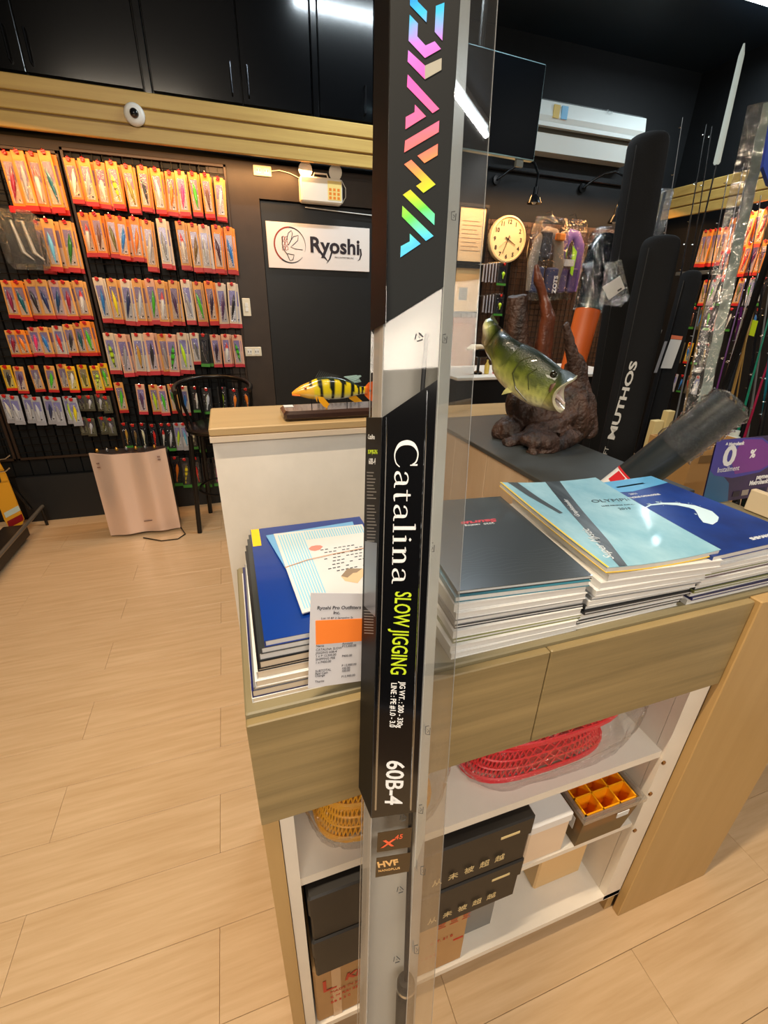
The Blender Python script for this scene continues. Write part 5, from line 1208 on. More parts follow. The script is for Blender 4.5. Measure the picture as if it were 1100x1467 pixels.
# wrapped case with orange foot, behind the tallest bag
p, d, e = long_axis((872, 332), (822, 520), 2.25, 2.12); P0, n = bagplane(p, d, 0)
r = thing('wrapped_case', 'black case in clear film with orange lower half, behind the bags', 'case', e)
cut = on_plane(834, 444, p, n); k_ = (cut-p).dot(d)
MB().tube([p+d*.01, p+d*.03, p+d*.08, p+d*.16, p+d*k_], [.03, .06, .082, .088, .070], 18, flat=.45, up=n).build('case_body', BLACKG, r, smooth=True)
MB().tube([p+d*k_, p+d*(k_+.4), e], [.066, .062, .06], 18, flat=.7, up=n).build('orange_tube', mat('orange_sleeve', (206, 92, 22), .45), r, smooth=True)
MB().tube([p-d*.01, p+d*.03, p+d*.12, p+d*k_], [.07, .092, .10, .078], 18, flat=.55, up=n).build('film', clear('case_film', (.95, .95, .95), .08, 2.5, bump=1.0, bscale=22, milk=0), r, smooth=True)
# crinkly sleeve between the bags
p, d, e = long_axis((949, 273), (905, 455), 2.32, 2.2, .9); P0, n = bagplane(p, d, 0)
r = thing('wrapped_rod', 'silver crinkled film sleeve around a rod, between two black bags', 'rod sleeve', e)
e = p+d*((p.z-.02)/-d.z); r.location = e
MB().tube([p, p+d*.02, p+d*.3, e], [.056, .058, .054, .05], 14, flat=.4, up=n).build('film', clear('silver_film', (.62, .66, .68), .12, 4, bump=1.0, bscale=30, milk=.08), r, smooth=True)
for s_ in (-.015, .012): MB().tube([p+d.cross(n)*s_+d*.01, e+d.cross(n)*s_], .008, 8).build('rod', BLACKG, r, smooth=True)
# fishing rods in the rack on the right
RC = dict(black=(24, 24, 26), brown=(96, 62, 34), crimson=(150, 24, 60), teal=(24, 110, 130), green=(20, 120, 90), grey=(120, 120, 118), red=(150, 36, 30), gold=(150, 116, 60), purple=(90, 30, 90))
def rod(t, b_, yt, yb, rad, colr, lb, guides=(0.02, .12, .25)):
    p, d, e = long_axis(t, b_, yt, yb)
    r = thing('fishing_rod', lb, 'fishing rod', e, 'fishing rods in the right hand rack'); L_ = (e-p).length
    MB().tube([p, p+d*L_*.7, e], [rad*.6, rad*1.4, rad*1.8], 8).build('blank', mat('rod_'+colr, RC[colr], .25, coat=.6), r, smooth=True)
    n = (EYE-p); n = (n-d*n.dot(d)).normalized(); s_ = d.cross(n)
    for g in guides:
        c_ = p+d*L_*g+s_*.009; gr = .006+.012*g
        MB().tube([c_+(s_*math.cos(a)+n*math.sin(a))*gr for a in [2*math.pi*i/12 for i in range(13)]], .0016, 5, False).build('guide', CHROME, r)
    MB().tube([p+d*L_*.80, p+d*L_*.97], rad*2.6, 10).build('grip', mat('cork_black', (30, 28, 26), .8), r, smooth=True)
RODS = [((1012,178),(950,540),2.5,2.3,.004,'black','thin black rod, left of the tight pair with tips above the fascia'), ((1020,181),(962,560),2.55,2.35,.004,'black','thin black rod, right of the tight pair with tips above the fascia'),
 ((1043,250),(985,560),2.6,2.4,.004,'black','black rod standing alone right of the pale sleeve'), ((1066,234),(1004,540),2.5,2.2,.004,'black','left of two short black rods crossing the fascia'), ((1073,233),(1012,530),2.5,2.2,.004,'black','right of two short black rods crossing the fascia'),
 ((1079,400),(1034,560),1.9,1.7,.006,'brown','brown rod right of the grey sleeve'), ((1094,385),(1050,560),1.9,1.7,.007,'gold','golden brown rod beside the yellow-green tag'), ((1086,392),(1044,560),1.95,1.75,.009,'black','thick black rod between two brown rods'),
 ((1108,430),(1062,600),1.9,1.7,.006,'green','green rod right of the golden brown one'), ((1106,500),(1062,640),1.8,1.7,.007,'crimson','crimson rod above the purple payment sign'), ((1050,500),(1030,650),2.1,2.0,.007,'teal','teal rod seen under the wrapped tube'),
 ((1034,560),(1012,660),2.0,1.95,.008,'grey','pale grey rod butt under the wrapped tube'), ((1120,470),(1085,640),1.6,1.5,.010,'black','thick black rod at the right edge'), ((1068,400),(1026,560),2.0,1.8,.005,'purple','purple rod just right of the grey sleeve'), ((978,168),(958,300),2.9,2.85,.003,'grey','faint thin grey rod against the dark corner')]
RODS += [((1058,300),(1010,560),2.3,2.1,.004,'brown','slim brown rod crossing the red packs'), ((1090,280),(1052,520),2.4,2.2,.004,'black','slim black rod in front of the red packs'), ((1100,300),(1060,540),2.45,2.25,.004,'gold','slim golden rod right of the red packs'),
 ((1100,350),(1072,560),2.0,1.85,.008,'black','black rod with thick butt near the right edge'), ((1104,400),(1080,560),2.1,2.0,.006,'grey','silver grey rod near the right edge'), ((1112,420),(1092,600),1.6,1.55,.006,'teal','dark teal rod at the right edge'),
 ((1080,520),(1050,660),1.9,1.8,.010,'black','thick black rod butt between the crimson and teal rods'), ((1100,560),(1078,660),1.7,1.65,.009,'black','black rod butt above the end of the payment sign'), ((1070,300),(1020,520),2.7,2.5,.004,'red','slim dark red rod beside the grey sleeve'),
 ((1000,250),(975,400),2.8,2.7,.003,'black','hair-thin black rod beside the film sleeve'), ((1062,440),(1040,580),2.0,1.9,.012,'purple','thick purple rod grip beside the grey sleeve'), ((1012,420),(985,560),2.4,2.3,.006,'gold','golden rod left of the clear sleeve'), ((1002,440),(972,580),2.4,2.3,.005,'grey','grey rod left of the golden one')]
for a in RODS: rod(*a)
# pale cloth sleeve on a rod tip
p, q = at(1066, 62, y=2.45), at(1026, 236, y=2.4); d = (q-p).normalized(); n = (EYE-p).normalized()
r = thing('sleeved_rod', 'rod whose tip wears a long pale fabric sleeve', 'fishing rod', p+d*((p.z-.02)/-d.z))
MB().tube([p, p+d*.05, p+d*.3, q-d*.01, q], [.004, .014, .016, .018, .012], 10, flat=.3, up=n).build('sleeve', mat('pale_sleeve', (206, 216, 208), .7), r, smooth=True)
MB().tube([q-d*.02, p+d*((p.z-.02)/-d.z)], [.004, .006], 8).build('blank', mat('rod_black', RC['black']), r, smooth=True)
# big clear box sleeve at the right with grey padding inside
p, d, e = long_axis((1096, 150), (1006, 560), 1.55, 1.35); n = bagplane(p, d, 0)[1]; s_ = d.cross(n).normalized()
if s_.dot(R2) < 0: s_ = -s_
r = thing('clear_rod_sleeve', 'long clear plastic rod sleeve with grey-green padding inside, leaning right', 'rod sleeve', e)
L_ = (e-p).length; b = MB(); b.rings([[p+d*k_+s_*a+n*c_ for a, c_ in ((-.052, .02), (.03, .02), (.03, -.02), (-.052, -.02))] for k_ in (0, L_)])
b.build('clear_film', clear('sleeve_film', (.86, .84, .82), .06, 1.6, bump=.6, bscale=18, milk=.03), r)
b = MB(); b.rings([[p+d*k_+s_*(a+.002*math.sin(k_*40))+n*c_ for a, c_ in ((-.006, .012), (.028, .012), (.028, -.012), (-.006, -.012))] for k_ in [L_*i/40 for i in range(41)]]); b.build('padding', mat('grey_padding', (128, 146, 140), .7, var=.12, scale=(20, 20, 20)), r)
pt = at(1100, 215, y=1.30); r = thing('blue_cloth', 'corner of a bright blue fabric bag at the right edge', 'bag', at(1130, 262, y=1.30))
MB().prism([at(1106, 165, y=1.3), at(1100, 200, y=1.3), at(1093, 238, y=1.3), at(1101, 262, y=1.3), at(1150, 290, y=1.3), at(1170, 170, y=1.3)], (.03, .03, 0)).build('fabric', mat('blue_fabric', (30, 66, 170), .5), r)
MB().tube([at(1128, 288, y=1.33), at(1128, 288, y=1.33)*1+V((.02, .02, -1.9))], .012, 8).build('pole', BLACKM, r, smooth=True)
r.location = r.location

# ================================================================ BLACK POSTER TUBE, CARTON AND PAYMENT SIGN
p, q = at(888, 700, y=.79), at(1030, 592, y=.70); d = (q-p).normalized()
p0 = p-d*.03; p1 = p+d*((at(1046, 583, y=.70)-p).dot(d))
r = thing('wrapped_tube', 'thick black tube with crinkled clear film on its upper end', 'tube', p0)
MB().tube([p0, p0+d*.002, p1], [.042, .044, .044], 32).build('tube_body', mat('tube_black', (30, 38, 42), .38, coat=.3), r, smooth=True)
def lab(k0, k1, m, nm, a0=0, a1=2*math.pi, rad=.0446):
    n = (EYE-p); n = (n-d*n.dot(d)).normalized(); s_ = d.cross(n); N_ = 24; b = MB()
    rg = [[p0+d*k_+(n*math.cos(a0+(a1-a0)*i/N_)+s_*math.sin(a0+(a1-a0)*i/N_))*rad for i in range(N_+1)] for k_ in (k0, k1)]
    b.rings(rg, False, False); return b.build(nm, m, r, smooth=True)
lab(.005, .065, mat('label_paper', (226, 224, 222), .5), 'label'); lab(.062, .067, mat('label_red', (200, 30, 40), .5), 'label_band', rad=.0448); lab(.030, .060, MATS['label_red'], 'label_block', -.9, -.25, rad=.0449)
for i in range(11): lab(.030+.0024*i, .0312+.0024*i, BLACKM, 'barcode_bar', -.12, .28, rad=.0449)
fb = MB(); rings = []; Lf = (p1-p0).length; n = (EYE-p); n = (n-d*n.dot(d)).normalized(); s_ = d.cross(n)
for i in range(34):
    k_ = Lf*.56+(Lf*.49)*i/33; ring = []
    for j in range(48):
        a = 2*math.pi*j/48; rad = .0478+.0075*noise.noise(V((i*.8, math.cos(a)*3, math.sin(a)*3)))+.002*math.sin(i*1.1+a)
        if i > 30: rad *= 1-.12*(i-30)
        ring.append(p0+d*k_+(n*math.cos(a)+s_*math.sin(a))*rad)
    rings.append(ring)
fb.rings(rings).build('film_wrap', clear('tube_film', (.93, .93, .92), .07, 2.0, bump=1.0, bscale=90, milk=0), r, smooth=True)
MB().lathe([(.0, 0), (.0445, 0), (.0445, .004), (0, .004)], 32, p1, d).build('end_cap', mat('cap_black', (20, 22, 24), .4), r, smooth=True)
r = thing('black_cabinet', 'low black cabinet behind the catalogs, under the open carton', 'cabinet', (1.4, 1.0, 0))
MB().bbox((1.19, .90, 0), (1.65, 1.10, .80), .004).build('cabinet_body', BLACK, r)
r = thing('open_carton', 'tan cardboard carton with hand hole behind the payment sign', 'carton', (1.35, 1.05, .801))
b = MB(); CT = mat('tan_carton', (178, 138, 84), .8, var=.1)
for a, c_ in (((1.30, .93, .801), (1.55, .935, 1.07)), ((1.30, 1.09, .801), (1.55, 1.095, 1.07)), ((1.30, .935, .801), (1.305, 1.09, 1.07)), ((1.545, .935, .801), (1.55, 1.09, 1.07)), ((1.305, .935, .801), (1.545, 1.09, .806))): b.box(a, c_)
b.build('carton_walls', CT, r); MB().prism([(1.33, .9295, 1.02), (1.40, .9295, 1.018), (1.425, .9295, 1.030), (1.42, .9295, 1.042), (1.33, .9295, 1.044)], (0, -.0006, 0)).build('hand_hole', mat('hole_shade', (120, 92, 52), .8), r)
r = thing('cardboard_offcuts', 'pale cardboard pieces standing between the bags and the tube', 'cardboard', at(950, 620, y=1.35))
a_ = at(947, 603, y=1.46); r.location = (a_.x, 1.48, 0)
MB().bbox((a_.x-.03, 1.46, .0), (a_.x+.02, 1.49, a_.z), .002).build('cardboard_piece', mat('cream_card', (206, 186, 130), .7), r)
MB().bbox((a_.x+.03, 1.46, .0), (a_.x+.07, 1.49, a_.z+.04), .002).build('cardboard_piece', MATS['cream_card'], r)
# payment sign
TLp, BLp, BRp, TRp = at(1027, 631, y=.722), at(984, 716, y=.708), at(1086, 747, y=.708), at(1132, 658, y=.722)
exs = (TRp-TLp); exs.z = 0; W_s = exs.length; exs.normalize(); TLz = TLp.z; n = V((exs.y, -exs.x, 0)).normalized()
ey_ = (TLp-BLp).normalized(); ey_ = (ey_-exs*ey_.dot(exs)).normalized(); Hs = (TLp.z-1.008)/ey_.z
O_ = TLp-ey_*Hs; r = thing('payment_sign', 'purple and blue zero percent installment counter sign', 'sign', O_)
F0 = frame(O_, exs, ey_)
def sg(pts, m, nm, z_, th=.0003): b = MB(); b.X = F0; b.prism([(x*W_s, y*Hs, z_) for x, y in pts], (0, 0, th)); b.build(nm, m, r)
sg([(0, 0), (1, 0), (1, 1), (0, 1)], mat('sign_navy', (52, 34, 84), .35, rgb2=(38, 28, 66), scale=(6, 6, 6)), 'panel', -.003, .003)
sg([(0, 0), (0, .62), (.12, .5), (.26, .3), (.3, 0)], mat('sign_teal', (34, 88, 130), .35), 'teal_field', .0002)
sg([(0, .95), (0, .55), (.06, .46), (.28, .38), (.60, .42), (.78, .56), (.80, .66), (.70, .82), (.52, .98), (.30, 1), (0, 1)], mat('sign_blue', (58, 54, 150), .35), 'blue_shape', .0004)
sg([(.30, .98), (.20, .70), (.30, .44), (.60, .46), (.76, .58), (.77, .66), (.68, .80), (.52, .95)], mat('sign_purple', (112, 46, 136), .35), 'purple_shape', .0007)
def st(s, x, y, size, **k_): text(s, size, WI2, F0 @ Matrix.Translation((x*W_s, y*Hs, .0012)), r, depth=.0003, **k_)
st('0', .11, .60, .068, bold=.0022, xs=1.25); st('%', .42, .68, .028, bold=.001); st('Installment', .08, .50, .0185, xs=.92); st('Metrobank', .14, .90, .0115, bold=.0005)
for i, s in enumerate(('Enjoy lighter', 'payments with your', 'Metrobank credit card.')): st(s, .99, .40-.09*i, .0165, align='RIGHT', xs=.92, bold=.0006)
for i in range(6): sg([(.34+.105*i, .06), (.42+.105*i, .06), (.42+.105*i, .15), (.34+.105*i, .15)], mat('card_photo_%d' % i, [(40, 34, 50), (150, 140, 130), (60, 50, 60), (30, 30, 60), (130, 120, 118), (220, 196, 176)][i], .5), 'card_picture', .0006)
sg([(.10, .92), (.115, .96), (.13, .92)], WI2, 'sign_logo', .0012)
MB().bbox((1.150, .60, 1.0075), (1.168, .66, 1.06), .002).build('cream_card', mat('cream_block', (222, 204, 170), .6), loc=(1.16, .63, 1.0075)); tag(bpy.data.objects['cream_card'], 'cream box at the right end of the counter by the sign', 'box')
r = thing('spray_bottle', 'small clear bottle with green label behind the payment sign', 'bottle', (1.60, 1.03, .801))
MB().lathe([(0, 0), (.032, 0), (.034, .01), (.034, .22), (.02, .26), (.014, .262), (.014, .28), (0, .281)], 18, (1.60, 1.03, .801)).build('bottle_body', mat('bottle_clear', (190, 200, 196), .15, coat=.6), r, smooth=True)
MB().lathe([(.0346, .16), (.0348, .165), (.0348, .225), (.0346, .23)], 18, (1.60, 1.03, .801)).build('green_label', mat('label_green', (30, 170, 60), .4), r, smooth=True)

# ================================================================ BACK WALL RIGHT: air conditioner, television, clock, lamps, gear
zt, zf, zb_ = at(926, 163, y=3.80).z, at(920, 196, y=3.80).z, at(895, 232, y=3.85).z
xr, xl = at(924, 180, y=3.80).x, at(760, 150, y=3.80).x
r = thing('air_conditioner', 'white wall air conditioner under the dark ceiling', 'air conditioner', ((xl+xr)/2, 3.9, zb_))
prof = [(3.998, zt-.02), (3.86, zt), (3.80, zt-.03), (3.785, zf+.03), (3.80, zf), (3.83, zf-.035), (3.88, zb_), (3.998, zb_)]
b = MB(); b.rings([[(x, y, z) for y, z in prof] for x in (xl, xl+.006, xr-.006, xr)]); b.build('casing', mat('ac_white', (222, 232, 230), .18, coat=.6), r)
MB().box((xl+.06, 3.800, zf-.030), (xr-.06, 3.812, zf-.004)).build('louver', mat('louver_white', (214, 222, 220), .25), r)
MB().prism([(xl+.05, 3.822, zf-.036), (xl+.05, 3.836, zf-.060), (xl+.05, 3.842, zf-.060), (xl+.05, 3.83, zf-.036)], (xr-xl-.1, 0, 0)).build('vent', mat('vent_dark', (52, 50, 40), .6), r)
text('Gree', .030, mat('ac_grey', (150, 160, 160), .4), frame((xl+(xr-xl)*.62, 3.786, zf+.105), (1, 0, 0), (0, -.1, 1)), r)
for i, c_ in enumerate(((196, 168, 70), (90, 160, 200))): MB().box((xl+.20+.075*i, 3.782, zt-.13), (xl+.255+.075*i, 3.790, zt-.05)).build('energy_sticker', mat('ac_sticker_%d' % i, c_, .4), r)
dt = ray(2150, 475); dt.z = 0; dt.normalize(); TR_, = (at(783, 92, y=2.9),)
BRz = at(757, 230, y=2.9).z; TLt = TR_-dt*.80; nt_ = V((dt.y, -dt.x, 0)); Ht = TR_.z-BRz
r = thing('television', 'wide black television hanging from the ceiling beside the clear box', 'television', TR_-dt*.40+V((0, 0, -Ht)))
Ft = frame(V((TLt.x, TLt.y, BRz)), dt, (0, 0, 1)); 
b = MB(); b.X = Ft; b.bbox((0, 0, -.04), (.80, Ht, 0), .004); b.build('cabinet', mat('tv_edge', (120, 150, 156), .3, metal=.6), r)
b = MB(); b.X = Ft; b.box((.006, .006, .0005), (.794, Ht-.006, .0015)); b.build('screen', mat('tv_screen', (4, 7, 11), .35, spec=.04), r)
b = MB(); b.X = Ft; b.tube([(.4, Ht*.6, -.07), (.4, CEIL-BRz, -.07)], .018, 10); b.box((.34, Ht*.4, -.09), (.46, Ht*.7, -.041)); b.build('ceiling_mount', BLACKM, r)
b = MB(); b.X = Ft; b.box((.68, -.035, -.03), (.73, -.001, -.01)); b.build('receiver', mat('receiver_grey', (120, 128, 124), .5), r)
# wall clock
cc = at(727, 343, y=3.93); cr_ = .175
r = thing('wall_clock', 'round cream wall clock with black numerals on the back wall', 'clock', cc)
MB().lathe([(0, -.04), (cr_, -.04), (cr_+.004, -.01), (cr_, .012), (cr_-.012, .016), (cr_-.016, .004), (0, .004)], 48, cc, (0, -1, 0)).build('clock_case', mat('clock_cream', (240, 214, 160), .35), r, smooth=True)
for i in range(1, 13):
    a = math.radians(90-30*i); s_ = .044; x_ = cc.x+math.cos(a)*cr_*.74; z_ = cc.z+math.sin(a)*cr_*.74
    text(str(i), s_, mat('numeral', (64, 52, 36), .5), frame((x_, 3.924, z_-.015), (1, 0, 0), (0, 0, 1)), r, align='CENTER', bold=.0015, name='numeral')
def hand(a, L_, w_h, nm):
    a = math.radians(90-a); c_, s_ = math.cos(a), math.sin(a); b = MB()
    b.prism([(cc.x+x*c_-y*s_, 3.921, cc.z+x*s_+y*c_) for x, y in ((-.03, -w_h), (L_, -w_h*.5), (L_, w_h*.5), (-.03, w_h))], (0, -.002, 0)); b.build(nm, MATS['numeral'], r)
hand(118, .085, .005, 'hour_hand'); hand(201, .115, .004, 'minute_hand'); hand(232, .10, .001, 'second_hand')
# gooseneck lamps
GL = mat('gooseneck', (36, 38, 40), .25, metal=.7)
for pts, lb in (([(713, 257), (730, 244), (748, 233), (757, 229), (766, 234), (771, 250), (768, 268)], 'black gooseneck lamp over the clock, left one'), ([(836, 269), (850, 258), (866, 249), (882, 246), (893, 252), (895, 268), (884, 298)], 'black gooseneck lamp partly behind the tallest rod bag')):
    P_ = [at(u, v, y=3.97-.30*i/(len(pts)-1)) for i, (u, v) in enumerate(pts)]; r = thing('gooseneck_lamp', lb, 'lamp', P_[0], 'gooseneck lamps on the back wall')
    MB().tube(P_, .009, 10).build('neck', GL, r, smooth=True); MB().lathe([(0, 0), (.035, .0), (.035, .02), (0, .022)], 14, P_[0]+V((0, .028, 0)), (0, -1, 0)).build('wall_plate', GL, r, smooth=True)
    e_ = P_[-1]; MB().lathe([(.0, 0), (.018, .0), (.02, -.05), (.036, -.065), (.055, -.10), (.058, -.108), (.050, -.104), (.0, -.06)], 20, e_, (0, 0, 1)).build('shade', GL, r, smooth=True)
    MB().lathe([(0, -.07), (.018, -.08), (.022, -.098), (.012, -.112), (0, -.115)], 12, e_, (0, 0, 1)).build('bulb', mat('bulb_off', (220, 220, 210), .2), r, smooth=True)
MB().tube([at(700, 240, y=3.985), at(905, 268, y=3.985)], .010, 8).build('black_conduit', BLACKM); tag(bpy.data.objects['black_conduit'], 'black pipe running level under the air conditioner', 'pipe')
# brown boarding with wire mesh behind the clock
bb = thing('brown_boarding', 'brown wooden boarding with wire mesh behind the clock', 'panelling', (2.8, 3.97, .3))
x0_, x1_ = 1.95, 4.0; BRB = mat('brown_boards', (84, 58, 38), .5, rgb2=(58, 40, 28), scale=(10, 10, 2))
q_ = None
for i in range(20):
    if q_ is None: q_ = MB().bbox((x0_, 3.972, .3), (x0_+.10, 3.999, 2.13), .003).build('board', BRB, bb)
    else: c_ = q_.copy(); C.objects.link(c_); c_.location.x = .1025*i
b = MB()
for i in range(41): x = x0_+.02+i*.05; b.tube([(x, 3.966, .32), (x, 3.966, 2.11)], .002, 4)
for i in range(36): z = .34+i*.05; b.tube([(x0_+.02, 3.962, z), (x0_+2.02, 3.962, z)], .002, 4)
o = b.build('wire_mesh', BLACKM, bb); o['kind'] = 'stuff'
for x in (2.20, 2.47): MB().bbox((x-.02, 3.945, .3), (x+.02, 3.960, 2.14), .003).build('black_post', BLACKM, bb)
# framed sheets
for (z0_, z1_, lb, kd) in ((1.80, 2.19, 'upper framed certificate seen through the clear box', 0), (1.41, 1.75, 'lower framed sheet with small picture, seen through the clear box', 1)):
    r = thing('framed_sheet', lb, 'picture frame', (2.05, 3.94, z0_)); x0, x1 = 1.93, 2.17; b = MB()
    for a, c_ in (((x0-.02, z0_-.02), (x1+.02, z0_)), ((x0-.02, z1_), (x1+.02, z1_+.02)), ((x0-.02, z0_), (x0, z1_)), ((x1, z0_), (x1+.02, z1_))): b.box((a[0], 3.90, a[1]), (c_[0], 3.93, c_[1]))
    b.build('frame', BLACKM, r); MB().box((x0, 3.915, z0_), (x1, 3.925, z1_)).build('sheet', mat('cream_sheet_%d' % kd, [(246, 224, 184), (232, 190, 128)][kd], .35), r)
    if kd: MB().box((x0+.05, 3.913, z0_+.09), (x0+.13, 3.9149, z0_+.19)).build('picture', mat('stamp_grey', (120, 122, 110), .6, var=.4, scale=(40, 40, 40)), r)
    else:
        b = MB()
        for i in range(8): b.box((x0+.03, 3.913, z0_+.08+.03*i), (x1-.03-.02*(i % 3), 3.9149, z0_+.084+.03*i))
        b.build('text_lines', mat('sheet_ink', (190, 160, 120), .6), r)
r = thing('wooden_cabinet', 'small brown wooden cabinet below the framed sheets', 'cabinet', (2.03, 3.93, .9))
MB().bbox((1.90, 3.90, .90), (2.17, 3.944, 1.36), .005).build('carcass', mat('warm_wood', (150, 84, 44), .4), r); MB().bbox((1.94, 3.885, .94), (2.13, 3.899, 1.31), .005).build('door', mat('warm_wood_light', (176, 110, 62), .4), r)
# wide desk with white top and black cloth front
r = thing('back_desk', 'white-topped desk with black cloth front behind the bass', 'desk', (1.95, 2.75, 0))
MB().bbox((1.30, 2.50, 1.035), (2.60, 3.05, 1.055), .003).build('desk_top', WHITE, r); MB().box((1.31, 2.52, 0), (2.59, 3.04, 1.034)).build('black_skirt', BLACKC, r)
MB().bbox((.80, 1.765, .985), (1.50, 2.0, 1.0), .002).build('tan_shelf', TAN); tag(bpy.data.objects['tan_shelf'], 'tan board joining the slate counter to the back', 'board')
def desk_item(lb, cat_, nm, u, v, m, prof, n=14):
    p = at(u, v, y=2.62); p.z = 1.056; r = thing(nm, lb, cat_, p); MB().lathe(prof, n, p).build('body', m, r, smooth=True); return r, p
desk_item('small yellow bottle on the white desk', 'bottle', 'oil_bottle', 697, 530, mat('oil_yellow', (214, 190, 90), .3), [(0, 0), (.014, 0), (.016, .01), (.016, .05), (.006, .07), (.006, .085), (0, .086)])
r, p = desk_item('black reel stand with cream handle knob on the white desk', 'stand', 'reel_stand', 684, 534, BLACKM, [(0, 0), (.03, 0), (.028, .012), (.009, .02), (.009, .12), (.013, .125), (.013, .14), (0, .142)])
MB().tube([p+V((-.09, 0, .15)), p+V((-.06, 0, .162)), p+V((.0, 0, .162)), p+V((.05, 0, .155))], [.008, .017, .016, .012], 12).build('handle_knob', mat('cream_knob', (222, 206, 176), .4), r, smooth=True)
MB().bbox((p.x-.02, p.y-.02, p.z+.10), (p.x+.05, p.y+.02, p.z+.15), .005).build('clamp', BLACKM, r)
r, p = desk_item('red lure tin on the white desk beside the bass', 'tin', 'lure_tin', 712, 533, mat('tin_red', (200, 50, 50), .4), [(0, 0), (.03, 0), (.03, .018), (.028, .02), (0, .02)])
# small packs under the clock
for rw, (v0, v1) in enumerate(((379, 404), (424, 448))):
    for i in range(6):
        t = at(694+i*4.4, v0-(i*.6), y=3.86); h_ = t.z-at(694, v1, y=3.86).z
        pk = pack(t, 'silver', .075, round(h_, 2), None, ('clear tackle pack edge-on, %s from left, %s row under the clock' % (NTH[i], ['upper', 'lower'][rw])), 'tackle packs under the clock', 0, False, True, math.radians(66))
    t = at(722-rw*5, v0-2, y=3.80)
    pack(t, 'dark', .10, .17, ('fat', COL['green'] if not rw else COL['yellow'], COL['lime'], .30), 'dark tackle pack with %s dot facing out under the clock' % ['green', 'yellow'][rw], 'tackle packs under the clock', .02, True, True, math.radians(12))
# life vests in clear bags
def vest(lb, x, z, wv, hv, body, trim, accent, y=3.80):
    r = thing('life_vest', lb, 'life vest', (x, y, z), 'bagged vests hanging on the mesh')
    L_ = [(x-wv*.38, y, z-hv*.95), (x-wv*.40, y, z-hv*.55), (x-wv*.30, y, z-hv*.22), (x-wv*.08, y, z-hv*.10), (x+wv*.12, y, z-hv*.12), (x+wv*.32, y, z-hv*.26), (x+wv*.40, y, z-hv*.55), (x+wv*.36, y, z-hv*.95)]
    MB().tube(L_, [.035, .05, .05, .045, .045, .05, .055, .04], 14, flat=.5, up=(0, -1, 0)).build('collar_panel', body, r, smooth=True)
    for s_ in (-1, 1): MB().bbox((x+s_*wv*.22-wv*.17, y-.035, z-hv*.98), (x+s_*wv*.22+wv*.17, y+.02, z-hv*.60), .012).build('front_panel', trim, r, smooth=False)
    if accent: MB().prism([(x-wv*.08, y-.040, z-hv*.28), (x+wv*.12, y-.040, z-hv*.36), (x+wv*.10, y-.040, z-hv*.72), (x-.0, y-.040, z-hv*.68), (x-.01, y-.040, z-hv*.42)], (0, -.008, 0)).build('accent_flash', accent, r)
    rings = []
    for i in range(9):
        k_ = i/8; s_ = .62+.44*math.sin(math.pi*min(1, k_*.8+.15)); rings.append([(x+wv*.55*s_*math.cos(a)*(1+.04*math.sin(a*4+i)), y+.06*math.sin(a), z+.05-(hv+.1)*k_) for a in [2*math.pi*j/20 for j in range(20)]])
    MB().rings(rings).build('clear_bag', clear('vest_bag', (.95, .93, .9), .07, 2.6, bump=.9, bscale=16, milk=0), r, smooth=True)
    MB().tube([(x, y+.10, z+.10), (x, y+.02, z+.10), (x, y-.01, z+.05)], .004, 6).build('hook', CHROME, r, smooth=True)
    return r
zv = at(788, 322, y=3.80).z; hv = zv-at(788, 422, y=3.80).z
r = vest('grey and navy life vest in a clear bag right of the clock', at(787, 340, y=3.8).x, zv, .34, hv, mat('vest_grey', (128, 118, 104), .7), mat('vest_navy', (50, 60, 100), .6), None)
x_ = at(795, 400, y=3.75).x; text('ZOTS', .055, WI2, frame((x_+.03, 3.755, zv-hv*.98), (0, 0, 1), (-1, 0, 0)), r, bold=.002)
MB().bbox((x_-.19, 3.77, zv-hv*.5), (x_-.06, 3.84, zv-.04), .02).build('vest_black_panel', mat('vest_black', (34, 30, 30), .6), r)  # black part of the vest
MB().bbox((x_-.05, 3.745, zv-hv*.22), (x_+.04, 3.78, zv-.06), .008).build('whistle_pocket', mat('vest_orange', (206, 116, 30), .5), r)
r = vest('purple life vest with lime flash in a clear bag', at(822, 340, y=3.86).x, zv+.01, .26, hv, mat('vest_purple', (110, 84, 160), .6), mat('vest_deep_purple', (72, 56, 110), .6), mat('vest_lime', (160, 226, 30), .5), 3.87)
MB().bbox((r.location.x-.12, 3.82, zv-hv*.56), (r.location.x+.02, 3.832, zv-hv*.46), .002).build('vest_label', PAPER, r)

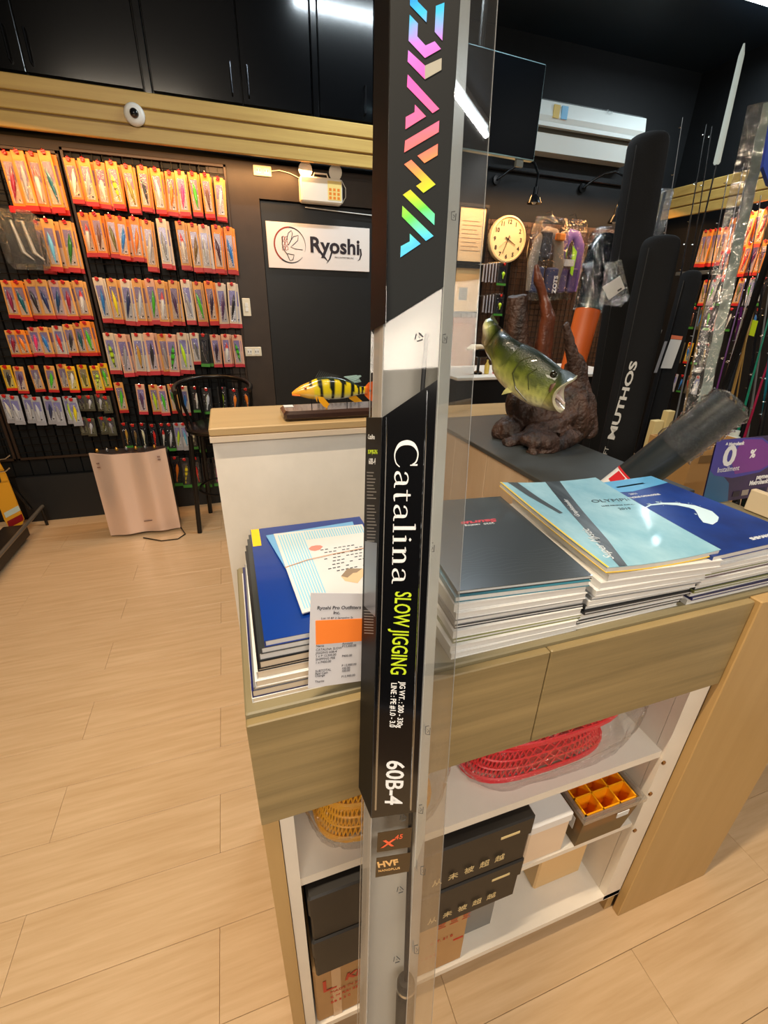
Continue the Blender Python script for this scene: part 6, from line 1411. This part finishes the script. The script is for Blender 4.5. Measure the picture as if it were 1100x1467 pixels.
# ================================================================ RIGHT WALL DISPLAY
def rw_row(us, v0, dv_, hh, kinds, specs, rowname, x=4.07, wk=.048):
    for i, u in enumerate(us):
        t = at(u, v0+dv_*(u-us[0]), x=x-.05*(i % 2)); lu, nm = specs[i % len(specs)]; kk = kinds[i % len(kinds)]
        pack(t, kk, wk, hh, lu, '%s lure, %s card, %s from left, %s' % (nm, kk, NTH[i], rowname), 'packs in the '+rowname, 0, True, .1245 if i % 2 else .0735, math.radians(-78))
MB().box((4.14, .8, .3), (4.199, 3.99, 2.15)).build('dark_rack_back', BLACK); tag(bpy.data.objects['dark_rack_back'], 'dark rack panel on the right wall behind the rods', 'panel')
RS = [L(S_,'red','orange'), L(S_,'orange','red'), L(S_,'hotpink','red'), L(S_,'red')]
rw_row([1052,1061,1070,1080,1090,1101], 312, -.30, .26, ['orange', 'pink', 'orange'], RS, 'top row of the right wall')
rw_row([1044,1054,1064,1075,1086,1098], 352, -.15, .24, ['pink', 'orange'], [L(S_,'hotpink','red'), L(S_,'magenta'), L(S_,'red')], 'second row of the right wall')
rw_row([1012,1019,1026,1033,1041], 330, -.15, .28, ['gold', 'orange', 'gold'], [L(S_,'brown','gold'), L(S_,'gold'), L(S_,'olive','gold')], 'bronze row of the right wall')
rw_row([1002,1013,1025,1037,1050,1064,1080,1097], 402, -.05, .20, ['dark', 'gold', 'silver', 'dark'], [L('fat','purple','yellow'), L('fat','gold','olive'), L('fat','lime','green'), L('fat','blue','white')], 'third row of the right wall')
rw_row([975,986,997,1008,1020,1034,1050,1068,1088], 440, .02, .18, ['dark', 'pink', 'dark', 'olive'], [L('fat','purple','blue'), L('fat','red','white'), L('fat','gold','brown'), L('fat','silver','blue'), L('fat','lime','green')], 'fourth row of the right wall')
rw_row([966,978,990,1002,1015], 490, .05, .18, ['dark', 'olive', 'yellow'], [L('fat','silver','gold'), L('fat','brown','gold'), L('fat','purple','blue')], 'fifth row of the right wall')
rw_row([958,968,979,990,1001], 535, .10, .16, ['olive', 'silver', 'dark'], [L('fat','orange','red'), L('fat','silver','white'), L('fat','teal','blue')], 'lowest row of the right wall')
r = thing('grey_shelf', 'short grey shelf among the bronze packs on the right wall', 'shelf', (4.1, 3.2, 1.7)); t = at(1010, 388, x=4.05)
MB().bbox((4.0, t.y-.15, t.z-.03), (4.119, t.y+.25, t.z), .003).build('shelf_board', mat('shelf_grey', (60, 66, 68), .5), r)
r.location = (4.06, t.y, t.z-.03)
for ch in r.children: ch.data.transform(Matrix.Translation(V((4.1, 3.2, 1.7))-r.location))
t = at(1078, 470, y=1.85); r = thing('rod_tag', 'yellow-green card tag hanging on a brown rod', 'tag', t)
MB().prism([at(1079, 458, y=1.84), at(1086, 460, y=1.84), at(1080, 482, y=1.84), at(1073, 480, y=1.84)], (0, .004, 0)).build('card', mat('tag_lime', (200, 222, 30), .5), r)
